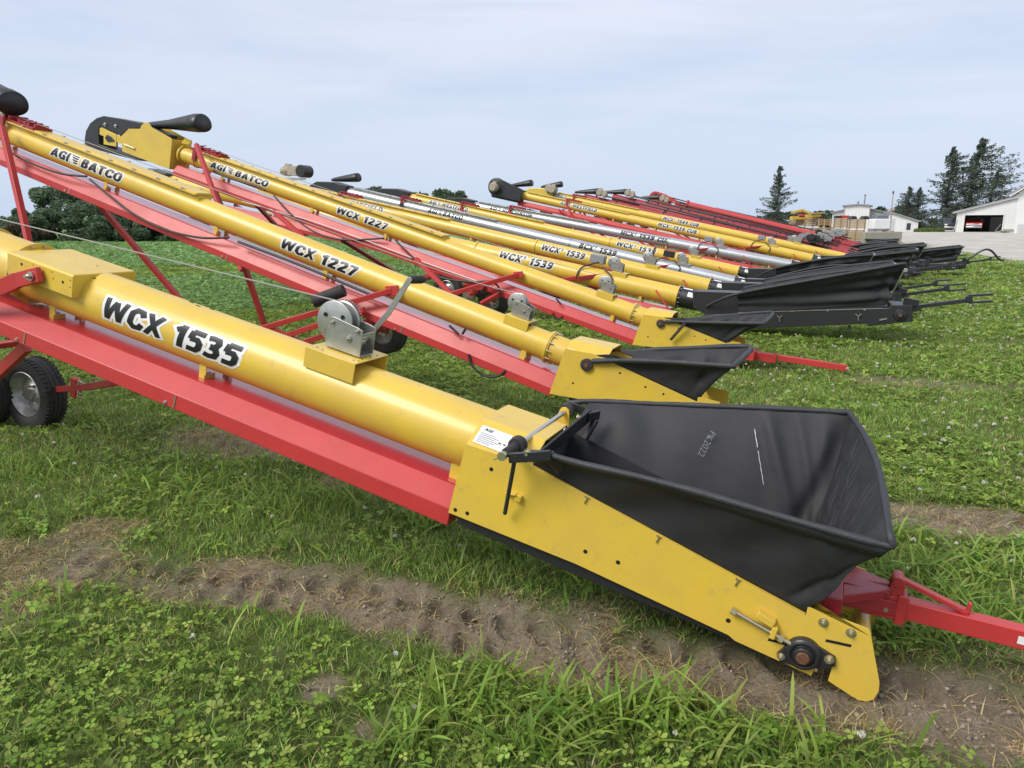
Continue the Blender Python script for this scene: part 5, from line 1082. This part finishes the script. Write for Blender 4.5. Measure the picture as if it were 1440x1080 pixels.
def crop():
    B=Bag()
    for d0,d1,dens,sz in((9,22,150,.055),(22,45,60,.09),(45,100,14,.2)):
        x,y=scatter(d0,d1,dens); k=(field_d(x,y)>.1)&(x<9); x,y=x[k],y[k]
        h_,s_=HS(x,y); row=np.round(s_/.76)*.76; s2=row+rng.normal(0,.13,len(x)); x=h_*hx+s2*sx_; y=h_*hy+s2*sy_; n=len(x)
        c=np.stack([x,y,ground_z(x,y,False)+.03+.13*rng.random(n)**.7],1); a=rng.normal(0,1,(n,3)); a[:,2]*=.2; a/=np.linalg.norm(a,axis=1)[:,None]; b=np.cross(a,np.array([0,0,1.])+rng.normal(0,.35,(n,3))); b/=np.linalg.norm(b,axis=1)[:,None]; s=(sz*(.6+.7*rng.random(n)))[:,None]
        V=np.stack([c-a*s,c-b*s*.55,c+a*s,c+b*s*.55],1).reshape(-1,3); col=palette(n,np.array([(.19,.34,.10),(.23,.38,.12),(.165,.30,.09),(.26,.40,.14)]),.18)
        B.add(V,[(np.arange(n)*4)[:,None]+np.array([[0,1,2,3]])],[],np.repeat(col,4,0))
    o=B.build('soybean_crop'); o['kind']='stuff'
# ---------------------------------------------------------------- trees
def leaves_at(B,c,size,col,flat=.6):
    n=len(c); a=rng.normal(0,1,(n,3)); a[:,2]*=flat; a/=np.linalg.norm(a,axis=1)[:,None]; b=np.cross(a,rng.normal(0,1,(n,3))); b/=np.linalg.norm(b,axis=1)[:,None]; s=(size*(.55+.9*rng.random(n)))[:,None]
    V=np.stack([c-a*s,c-b*s*.5,c+a*s,c+b*s*.5],1).reshape(-1,3); B.add(V,[(np.arange(n)*4)[:,None]+np.array([[0,1,2,3]])],[],np.repeat(col,4,0))
def broadleaf(name,loc,h,w,label,group=None,n=2600,ls=.24,trunk=.25,bushy=False,pal=None,depth=None):
    t=empty(name,loc); tag(t,label,'tree' if not bushy else 'bush',group)
    P=pal if pal is not None else np.array([(.07,.125,.04),(.09,.155,.05),(.055,.10,.034),(.11,.18,.06)])
    mb=MB(); lo=0.02*h if bushy else trunk*h
    mb.sweep([(0,0,-.1),(.02*h,0,lo+.2*h),(0,.02*h,h*.75)],[.035*h*.6,.025*h*.6,.006*h],8); lobes=[]
    for i in range(16 if not bushy else 20):
        a=rng.uniform(0,6.28); f=rng.uniform(.1,1)**.6; zz=lo+(h-lo)*rng.uniform(.12 if not bushy else .0,.95); wid=w/2*math.sqrt(max(.05,1-((zz-lo)/(h-lo)-.42)**2/.42)); rr=rng.uniform(.13,.24)*min(w,h)*(1.15 if bushy else 1)
        c=np.array([math.cos(a)*wid*f*.85,math.sin(a)*wid*f*.85,min(zz,h-rr*.7)]); lobes.append((c,rr))
        if i<9: mb.sweep([(0,0,lo+.1*h+.03*h*i),tuple(c*.6+np.array([0,0,.1])),tuple(c)],[.012*h,.008*h,.003*h],5)
    mb.build('trunk',BARK,t); B=Bag(); per=n//len(lobes)
    for c,rr in lobes:
        d=rng.normal(0,1,(per,3)); d/=np.linalg.norm(d,axis=1)[:,None]; rad=rr*(.45+.65*rng.random(per)**.5); p=c+d*rad[:,None]*np.array([1.15,1.15,.85]); p[:,2]=np.maximum(p[:,2],.05)
        sh=rng.uniform(.8,1.2); leaves_at(B,p,ls,palette(per,P,.2)*sh)
    B.build('crown',LEAF,t); return t
def spruce(loc,h,w,label,lean=0.0,seed=1,dens=1.0,group=None,pal=None,gap=.35,start=.06):
    r=np.random.default_rng(seed); t=empty('spruce_tree',loc); tag(t,label,'tree',group)
    mb=MB(); mb.sweep([(0,0,-.2),(lean*h*.25,0,h*.5),(lean*h*.6,0,h)],[.022*h,.014*h,.003*h],8); B=Bag(); P=pal if pal is not None else np.array([(.09,.12,.09),(.11,.145,.105),(.075,.10,.078),(.13,.165,.12)])  # needle greens paled, distance haze mixed into the colour
    nb=int(100*dens)
    for i in range(nb):
        f=start+(1-start)*((i+r.random())/nb); z=f*h; L=w/2*(1-f)**.75*r.uniform(.35,1.25)+.012*h
        if r.random()<gap: L*=.55
        a=r.uniform(0,6.28); dx,dy=math.cos(a),math.sin(a)
        if lean: 
            dx+=lean*2.2; L*=(1+.9*lean*math.copysign(1,math.cos(a))*3) if lean>.05 else 1; L=max(L,.03*h)
        dip=r.uniform(-.25,.12)+.25*lean; cx=lean*h*(.5*f+.1*f*f)
        pts=[(cx+dx*L*u,dy*L*u,z+L*(dip*u+.22*u*u*(1 if f>.3 else .6))) for u in (0,.35,.7,1)]; mb.sweep(pts,[.006*h*(1-f)+.012,.004*h*(1-f)+.01,.012,.006],4,cap=False)
        m=int(44+90*L/(w/2)); u=r.random(m)**.75; c=np.array([np.interp(u,(0,.35,.7,1),[p[k] for p in pts]) for k in range(3)]).T
        sp=.085*L*(1.1-u)+.035; c+=r.normal(0,1,(m,3))*np.stack([sp,sp,sp*.45],1); c[:,2]-=np.abs(r.normal(0,.10*w/5,m))
        leaves_at(B,c,.10*h/9,palette(m,P,.25),.3)
    mb.build('trunk',BARK,t); B.build('crown',NEEDLE,t); return t
# ---------------------------------------------------------------- far yard
BARK=mat('bark',(.085,.062,.045),.9,var=.35,scale=9,bump=.4,bscale=30)
SIDE=mat('white_siding',(.70,.71,.70),.55,var=.10,scale=.8,bump=.05)
SIDG=mat('grey_siding',(.50,.52,.52),.55,var=.1,scale=.8)
ROOF=mat('roof_grey',(.30,.30,.30),.6,var=.2,scale=2)
DARK=mat('garage_interior',(.17,.17,.16),.8,var=.3,scale=1)
CONC=mat('concrete',(.36,.33,.28),.85,var=.2,scale=2,bump=.2,bscale=12)
WOOD=mat('crate_wood',(.46,.33,.19),.75,var=.3,scale=6,aniso=(1,1,8))
WOOD2=mat('crate_wood_dark',(.30,.21,.12),.75,var=.3,scale=6)
GLS=mat('window_glass',(.03,.035,.04),.08,spec=.8)
CARR=mat('car_red',(.42,.03,.02),.3,coat=.6); CARD=mat('car_dark',(.03,.035,.045),.28,coat=.6); CHR=mat('chrome',(.6,.6,.6),.2,metal=.95); LMP=mat('lamp_glass',(.7,.68,.62),.15)
YELM=mat('machine_yellow',(.60,.40,.05),.5,var=.2,scale=3)
def gz(x,y): return float(ground_z(np.array([x]),np.array([y]),False)[0])
def at_far(px,py,Y):
    p=at_y(px,py,Y); return p
def spot(px,Y,py=None):
    p=at_y(px,330,Y); return Vector((p.x,Y,gz(p.x,Y)))
def hpx(dpx,Y): return dpx/F*Y*1.02
def cladding(mb,x0,x1,y,z0,z1,step=.3):
    for x in np.arange(x0+step/2,x1,step): mb.box((x,y,(z0+z1)/2),(.04,.03,z1-z0))
def face(b): return -math.atan2(b.x,b.y)
def wpx(n,Y,px): return n/F*Y*math.cos(math.atan((px-720)/F))
def building(name,base,w,d,hl,hr,label,m=SIDE,roof=ROOF,ridge=None,over=.3,cat='building'):
    """shed with its near wall towards -Y; eave heights left and right, optional ridge (fraction, height)"""
    t=empty(name,base,face(base)); tag(t,label,cat)
    top=[(-w/2,hl)]+([(-w/2+w*ridge[0],ridge[1])] if ridge else [])+[(w/2,hr)]
    mb=MB(); mb.prism([(-w/2,-.4)]+top+[(w/2,-.4)],0,d); mb.build('wall',m,t)
    mb=MB()
    for a,b in zip(top[:-1],top[1:]):
        dx=b[0]-a[0]; dz=b[1]-a[1]; l=math.hypot(dx,dz); ux,uz=dx/l,dz/l
        p0=(a[0]-ux*over*(a is top[0]),a[1]-uz*over*(a is top[0])); p1=(b[0]+ux*over*(b is top[-1]),b[1]+uz*over*(b is top[-1]))
        mb.prism([(p0[0],p0[1]+.03),(p1[0],p1[1]+.03),(p1[0],p1[1]+.2),(p0[0],p0[1]+.2)],-over,d+over)
    mb.build('roof',roof,t); mb=MB(); cladding(mb,-w/2,w/2,-.016,0,min(hl,hr)-.05,.45); mb.build('siding_rib',m,t)
    return t
def pickup(base,label,m,rot=0):
    t=empty('pickup_truck',base,rot+face(base)); tag(t,label,'pickup truck')   # front towards -Y
    mb=MB(); prof=[(-2.65,.62),(-2.65,1.0),(-2.5,1.16),(-1.25,1.22),(-.75,1.78),(.75,1.84),(.95,1.25),(2.75,1.25),(2.75,.62)]
    mb.prism([(a,b) for a,b in prof],-.93,.93,lambda x,y,z:(y*(1 if z<1.3 else .84),x,z)); bo=mb.build('body',m,t,bevel=.06)
    mb=MB(); mb.add([(-.72,-1.19,1.3),(.72,-1.19,1.3),(.66,-.83,1.7),(-.66,-.83,1.7)],[(0,1,2,3)]); mb.build('windscreen',GLS,t,smooth=False)
    mb=MB()
    for s in (1,-1): mb.add([(s*.945,-.95,1.28),(s*.945,.75,1.28),(s*.80,.68,1.72),(s*.80,-.7,1.72)],[(0,1,2,3)])
    mb.build('side_window',GLS,t,smooth=False)
    mb=MB(); mb.box((0,-2.68,.88),(1.05,.06,.26)); mb.build('grille',CHR if m is CARR else BLK,t,bevel=.02)
    for s in (1,-1): mb=MB(); mb.box((s*.70,-2.66,.93),(.34,.07,.2)); mb.build('headlight',LMP,t,bevel=.03)
    mb=MB(); mb.box((0,-2.73,.6),(1.8,.16,.2)); mb.build('bumper',CHR,t,bevel=.04)
    for s in (1,-1): mb=MB(); mb.box((s*1.03,-.85,1.32),(.18,.1,.18)); mb.build('mirror',BLK,t,bevel=.03)
    for y in (-1.75,1.75):
        for s in (1,-1): wheel(t,(s*.82,y,.4),(s,0,0),.4,.26,.22)
    return t
def setting():
    ground(); lawn(); clover(); crop()
    hedge='trees and bushes beyond the soybean field'
    # left hedge
    L=[(30,298,80,6.2,9.0,'rounded dark bush at the left edge beyond the field'),(70,292,84,5.6,7.0,'dark leafy tree between the red leg and the tall tree'),(103,262,90,8.8,8.0,'tallest leafy tree beyond the field, its crown above the red trough'),(150,286,82,6.4,8.5,'broad dark bush right of the tallest leafy tree'),(190,296,80,5.4,7.0,'bush in the middle of the hedge beyond the field'),(226,302,82,4.9,7.5,'lower bush near the right end of the hedge'),(268,306,84,4.3,8.5,'low bush under the third conveyor, at the end of the hedge'),(12,318,76,2.2,6,'low reddish brush at the far left')]
    for i,(px,py,Y,h,w_,lb) in enumerate(L):
        p=at_y(px,340,Y); top=at_y(px,py,Y).z; broadleaf('broadleaf_tree' if i==2 else 'bush',(p.x,Y,0),max(1.5,top),w_*1.35,lb,hedge,12000,.17,bushy=i!=2,pal=np.array([(.16,.13,.08),(.12,.14,.07),(.18,.12,.09)]) if i==7 else np.array([(.11,.165,.09),(.135,.20,.11),(.09,.14,.08),(.16,.23,.13)]))  # hedge greens carry a pale haze tone in the leaf colour itself
    for i,(px,py,Y,w_) in enumerate(((345,318,120,22),(420,322,130,26),(520,266,190,9),(560,272,210,16),(604,268,200,12),(636,270,205,9),(690,292,220,26),(760,296,220,26),(860,300,220,30))):
        p=at_y(px,340,Y); top=at_y(px,py,Y).z
        broadleaf('broadleaf_tree',(p.x,Y,0),top,w_,['hazy low tree line far beyond the field, leftmost','hazy low tree line between the first and second conveyor','round tree top showing beside the black hood of the silver conveyor','flat tree top far behind the black heads','tree top just left of the farther silver head','tree top just right of its twin behind the yellow tubes','far tree mostly hidden behind the black belt guard','far tree hidden behind the yellow row','far tree hidden behind the red augers'][i],'far tree tops over the machines',2400,.7,trunk=.1,pal=np.array([(.10,.15,.085),(.12,.17,.10),(.085,.13,.08)]))
    R_=[(1075,306,165,17),(1118,300,170,19),(1155,298,175,15),(1200,300,175,14),(1237,290,150,15),(1330,306,150,14),(1000,306,180,22),(1040,308,180,20)]
    for i,(px,py,Y,w_) in enumerate(R_):
        p=spot(px,Y); top=at_y(px,py,Y).z; broadleaf('broadleaf_tree',p,top-p.z,w_,['dark tree line under the lone spruce','dark tree line between the lone spruce and the white shed','dark tree just left of the white shed','tree hidden behind the tall white shed','rounded dark tree above the low white shed','trees in the gap behind the dark pickup','leafy tree line left of the lone spruce','leafy tree line just left of the lone spruce'][i],'far trees behind the yard',2400,.55,trunk=.08,pal=np.array([(.08,.115,.075),(.10,.14,.09),(.068,.10,.068)]))
    def sp(px,top,Y,w_,lb,**k):
        p=spot(px,Y); spruce(p,at_y(px,top,Y).z-p.z,w_,lb,**k)
    sp(1090,233,112,8.2,'lone spruce with ragged sparse branches behind the crates',seed=3,dens=1.3,gap=.3)
    sp(1272,262,108,6.5,'left stem of the small dark spruce pair beside the low white shed',seed=5,dens=1.6,gap=.1,start=.02); sp(1287,263,109,6.5,'right stem of the small dark spruce pair beside the low white shed',seed=6,dens=1.6,gap=.1,start=.02)
    sp(1324,206,118,12.5,'tall spruce on the left of the windswept clump by the garage',seed=8,lean=.06,dens=1.6,gap=.25); sp(1355,194,120,14.5,'tallest spruce of the windswept clump, leaning to the right',seed=9,lean=.13,dens=1.7,gap=.3); sp(1382,236,122,9.5,'right-hand spruce of the windswept clump, long branches over the garage roof',seed=12,lean=.20,dens=1.2,gap=.35)
    # tall white shed
    b=spot(1202,112); k=F/112
    t=building('shed',b,wpx(36,112,1202),6,3.6,3.6,'tall white metal shed with flue pipes on its flat front',ridge=(.5,3.75)); b2=b+Vector((0,0,0))
    t2=building('shed',spot(1204,116),wpx(72,116,1204),9,2.75,2.75,'wide white shed behind the tall one, roof ends showing on both sides',m=SIDG,ridge=(.5,3.5))
    mb=MB(); mb.cyl((.9,1.5,3.6),(.9,1.5,5.2),.10,n=10); mb.cyl((.9,1.5,5.2),(.9,1.5,5.35),.16,n=10); mb.cyl((.05,1.5,3.7),(.05,1.5,4.25),.11,n=10); mb.cyl((.05,1.5,4.25),(.05,1.5,4.45),.2,.03,n=10); mb.cyl((1.35,1.5,3.6),(1.35,1.5,3.95),.08,n=8); mb.build('flue_pipe',ROOF,t)
    mb=MB(); mb.box((-1.72,-.03,1.9),(.09,.06,3.7)); mb.box((1.72,-.03,1.9),(.09,.06,3.7)); mb.build('corner_trim',ROOF,t)
    # low white shed
    t=building('shed',spot(1266,104),wpx(46,104,1266),7,2.45,1.35,'low white lean-to shed with sloping roof beside the spruce pair',ridge=(.12,2.55)); mb=MB(); mb.box((-1.2,-.03,.9),(.7,.05,1.8)); mb.build('door',SIDG,t); mb=MB(); mb.box((.9,-.03,.7),(.5,.05,.9)); mb.build('window',GLS,t)
    # blue-grey frame and white tank in front of it
    b=spot(1240,97); t=empty('implement',b); tag(t,'blue-grey machine frame standing before the low white shed','implement')
    mb=MB(); 
    for x in (-1.0,-.3,.4,1.0): mb.bar((x,0,.3),(x,0,2.15),.08,.08); mb.bar((x,.8,.3),(x,.8,2.15),.08,.08)
    mb.bar((-1.1,0,2.15),(1.1,0,2.2),.1,.1); mb.bar((-1.1,.8,2.1),(1.1,.8,2.15),.1,.1); mb.bar((-1.1,0,1.3),(1.1,0,1.3),.08,.08); mb.build('frame',GRY,t)
    mb=MB(); mb.cyl((-.6,.4,1.75),(.7,.4,1.75),.35,n=16); mb.box((.2,.4,1.0),(.8,.7,.5)); mb.build('drum',mat('blue_grey_paint',(.16,.18,.24),.5),t,bevel=.02)
    b=spot(1235,93); t=empty('storage_tank',b); tag(t,'plain white box tank on legs before the concrete blocks','tank'); mb=MB(); mb.box((0,0,1.0),(2.1,1.5,1.25)); mb.build('tank_body',SIDE,t,bevel=.12); mb=MB(); mb.box((-.8,0,.2),(.2,1.3,.5)); mb.box((.8,0,.2),(.2,1.3,.5)); mb.box((0,0,.3),(2.0,1.3,.12)); mb.build('leg',ROOF,t)
    # pole
    b=spot(1250,100); t=empty('utility_pole',b); tag(t,'slim tan pole with a dark cap above the low shed','pole'); mb=MB(); mb.cyl((0,0,0),(0,0,4.9),.085,.07,n=10); mb.build('pole',mat('pole_tan',(.42,.33,.25),.8),t); mb=MB(); mb.cyl((0,0,4.9),(0,0,5.25),.12,.09,n=10); mb.build('pole_cap',RST,t)
    mb=MB(); mb.bar((-.35,0,2.6),(.4,0,2.9),.05,.05); mb.box((.1,0,2.9),(.5,.3,.3)); mb.build('bracket',MOT,t)
    # concrete blocks
    for i,(px,Y,py) in enumerate(((1227,62,346),(1252,63,345))):
        b=spot(px,Y); mb=MB(); mb.box((0,0,.42),(1.65,.7,.95)); mb.box((0,0,.93),(.5,.35,.1)); o=mb.build('concrete_block',CONC,bevel=.05); o.location=b; tag(o,['left concrete block at the edge of the gravel, next to the crates','right concrete block at the edge of the gravel'][i],'concrete block','concrete blocks by the gravel')
    # crates
    def crate(px,Y,w_,h_,d_,z,label,m=WOOD,rot=0):
        b=spot(px,Y); t=empty('wooden_crate',b+Vector((0,0,z)),rot+face(b)); tag(t,label,'crate','wooden crates stacked in the yard')
        mb=MB(); n=max(3,int(h_/.16))
        for i in range(n): 
            zc=.1+(h_-.1)*(i+.5)/n
            for y in (-d_/2,d_/2): mb.box((0,y,zc),(w_,.03,(h_-.1)/n*.82))
            for x in (-w_/2,w_/2): mb.box((x,0,zc),(.03,d_,(h_-.1)/n*.82))
        mb.box((0,0,h_-.04),(w_*.96,d_*.96,.03)); mb.build('slats',m,t,smooth=False)
        mb=MB()
        for x in (-w_/2+.06,0,w_/2-.06): mb.box((x,-d_/2-.025,h_/2),(.09,.03,h_)); mb.box((x,0,.05),(.1,d_,.1))
        mb.build('battens',WOOD2 if m is WOOD else WOOD,t,smooth=False); return t
    C=[(1203,64,1.35,1.0,1.1,0,'lower crate of the right-hand stack beside the concrete block'),(1204,64,1.3,.85,1.1,1.02,'upper crate of the right-hand stack with black lids on top'),
       (1180,66,1.2,1.0,1.1,0,'lower crate of the stack with red machine parts on top'),(1181,66,1.15,.9,1.1,1.02,'upper crate of the stack under the red and black parts'),
       (1160,68,1.2,1.1,1.1,0,'weathered lower crate left of the red-topped stack'),(1140,70,1.6,1.0,1.1,0,'lower crate in the middle of the crate yard'),(1142,70,1.5,.9,1.1,1.02,'middle crate under the pale boards'),(1118,72,1.6,1.0,1.1,0,'lower crate at the left of the crate yard'),(1120,72,1.5,.8,1.1,1.02,'upper crate at the left under the yellow machine'),(1158,69,1.1,.7,1.0,1.12,'grey-weathered upper crate beside the middle stack')]
    for i,c in enumerate(C): crate(*c,m=WOOD if i not in(4,9) else WOOD2)
    # things on the crates
    def blob(px,Y,z,parts,name,label,cat):
        b=spot(px,Y); t=empty(name,b+Vector((0,0,z))); tag(t,label,cat)
        for nm,m,bars in parts:
            mb=MB()
            for q in bars: mb.bar(*q) if len(q)>=3 and not isinstance(q[2],str) else None
            mb.build(nm,m,t,bevel=.02)
    blob(1124,71,1.85,[('arm',YELM,[((-.9,0,.5),(.2,0,.75),.25,.22),((.1,0,.7),(1.0,0,.35),.22,.2)]),('base',YELM,[((-.9,0,0),(.9,0,.05),.7,.3)]),('motor',RED,[((-.3,-.2,.2),(.3,-.2,.2),.3,.3)])],'machine_head','yellow machine head lying on the left crates','machine part')
    blob(1142,69,1.95,[('body',YELM,[((-.7,0,.1),(.6,0,.2),.5,.25)]),('board',WOOD,[((-.4,-.1,.35),(.9,-.1,.4),.6,.12)])],'machine_head','yellow parts and pale boards on the middle crates','machine part')
    blob(1181,66,1.93,[('cover',RED,[((-.05,0,.12),(.55,0,.12),.6,.22)]),('box',BLK,[((-.55,0,.1),(-.1,0,.1),.5,.2)])],'parts_box','red cover and black box on the second crate stack','machine part')
    for i,(px) in enumerate((1196,1213)):
        b=spot(px,64); mb=MB(); mb.prism([(-.32,0),(.32,0),(.22,.24),(-.12,.28)],-.35,.35); o=mb.build('plastic_lid',BLK,bevel=.03); o.location=b+Vector((0,0,1.875)); tag(o,['left black lid on the right-hand crate stack','right black lid on the right-hand crate stack'][i],'lid')
    blob(1183,52,.45,[('engine',RED,[((-.3,0,.25),(.3,0,.25),.5,.4)]),('muffler',BLK,[((-.35,0,.55),(.35,0,.6),.3,.18)]),('frame',GAL,[((-.9,0,0),(.9,0,0),.4,.3)])],'engine','small red engine in front of the crates','engine')
    mb=MB(); mb.prism([(-.75,.75),(.75,.75),(.45,.0),(-.25,.0)],-.5,.5); o=mb.build('hopper_tub',BLK,bevel=.03); o.location=spot(1236,52)+Vector((0,0,.0)); tag(o,'black tapered tub on the ground before the concrete blocks','tub')
    # garage with the open bay
    Y=98; k=F/Y; b=spot(1384,Y); W=wpx(84,Y,1384); t=empty('garage',b,face(b)); tag(t,'white lean-to garage with an open bay holding a red pickup','garage')
    hl,hr=2.45,4.3; ox0,ox1=-W/2+.95,W/2-1.5; oz=2.15; D_=7
    mb=MB(); mb.prism([(-W/2,-.3),(-W/2,hl),(ox0,hl+(hr-hl)*(.95/W)),(ox0,-.3)],0,.2); mb.prism([(ox1,-.3),(ox1,hr-(hr-hl)*(1.5/W)),(W/2,hr),(W/2,-.3)],0,.2); mb.prism([(ox0,oz),(ox0,hl+(hr-hl)*(.95/W)),(ox1,hr-(hr-hl)*(1.5/W)),(ox1,oz)],0,.2)
    mb.box((-W/2+.1,D_/2+.1,hl/2-.15),(.2,D_-.2,hl)); mb.box((W/2-.1,D_/2+.1,hr/2-.15),(.2,D_-.2,hr)); mb.build('wall',SIDE,t)
    mb=MB(); mb.box((0,D_,hl/2),(W-.4,.2,hl+.6)); mb.box((0,D_/2,.012),(W-.4,D_-.3,.02)); mb.build('interior',DARK,t)
    mb=MB(); mb.prism([(-W/2-.5,hl-.05),(W/2,hr+.12),(W/2,hr+.3),(-W/2-.5,hl+.14)],-.35,D_+.3); mb.build('roof',ROOF,t); mb=MB(); mb.prism([(-W/2-.5,hl-.1),(W/2,hr+.04),(W/2,hr+.12),(-W/2-.5,hl-.05)],-.36,-.30); mb.build('fascia',SIDE,t)
    mb=MB(); 
    for x in (ox0-.06,ox1+.06): mb.box((x,-.03,oz/2),(.12,.06,oz)); 
    mb.box(((ox0+ox1)/2,-.03,oz+.06),(ox1-ox0+.2,.06,.12)); mb.build('door_frame',SIDE,t)
    mb=MB(); mb.box((W/2-.75,-.02,.12),(1.4,.05,.5)); mb.build('plinth',CONC,t)
    mb=MB(); mb.box((1.2,5.5,1.0),(1.4,.6,1.9)); mb.box((2.3,5.2,.7),(.6,.9,1.3)); mb.bar((ox1-.7,.9,.05),(ox1-.15,.5,1.0),.06,.04); mb.bar((-W/2-.15,-.3,.05),(-W/2+.15,-.05,1.6),.05,.08); mb.build('shelf',SIDG,t)
    pickup(spot(1368,Y+3)+Vector((0,0,.03)),'red pickup parked nose out inside the open garage bay',CARR)
    pickup(spot(1334,Y+5),'dark pickup parked outside, left of the garage',CARD,.1)
    # big house at the right edge
    Y=84; b=spot(1456,Y); t=empty('house',b,face(b)); tag(t,'white house end with wide eaves at the right edge','house'); W=wpx(62,Y,1456)
    mb=MB(); mb.prism([(-W/2,-.3),(-W/2,4.5),(0,6.0),(W/2,4.5),(W/2,-.3)],0,8); mb.build('wall',SIDE,t); mb=MB(); mb.box((-W/2+.45+W/2-.3,-.03,.35),(W-.3,.06,1.3)); mb.build('plinth',SIDG,t)
    mb=MB(); mb.prism([(-W/2-.8,4.15),(0,6.15),(0,6.4),(-W/2-.8,4.4)],-.6,8.4); mb.prism([(W/2+.8,4.15),(0,6.15),(0,6.4),(W/2+.8,4.4)],-.6,8.4); mb.build('roof',ROOF,t)
    mb=MB(); mb.prism([(-W/2-.8,4.02),(0,6.02),(0,6.15),(-W/2-.8,4.15)],-.62,-.5); mb.build('fascia',SIDE,t); mb=MB(); mb.box((.4,-.04,2.6),(1.2,.06,1.4)); wn=mb.build('window',GLS,t)
    # tall grass patch beside the dark pickup, and debris on the gravel edge
    B=Bag(); p=spot(1306,99); n=1500; x=p.x+rng.uniform(-1.6,1.6,n); y=99+rng.uniform(-1,1,n); V,F4,F3,C=blades(x,y,.35+.35*rng.random(n),np.full(n,.06),.2+.4*rng.random(n),palette(n,np.array([(.16,.22,.06),(.13,.19,.05)])),2); V[:,2]+=0; B.add(V,F4,F3,C); o=B.build('tall_grass'); o['kind']='stuff'
    mb=MB(); p=spot(1412,90)
    for i in range(6): mb.box((rng.normal(0,.5),rng.normal(0,.3),.06+.05*i%.2),(.5+.4*rng.random(),.4,.12),Matrix.Rotation(rng.uniform(0,3),3,'Z'))
    o=mb.build('rubble_pile',CONC,bevel=.03); o.location=p; tag(o,'small heap of broken concrete on the gravel before the house','rubble')
setting()
conveyor_near(); conveyor_mid(2); conveyor_mid(3)
for a in FAR: conveyor_far(*a)
for i,(D,hd,ft,lb,th,ho,bg_) in enumerate(AUG): auger(i,D,hd,ft,lb,th,bool(ho),bool(bg_))
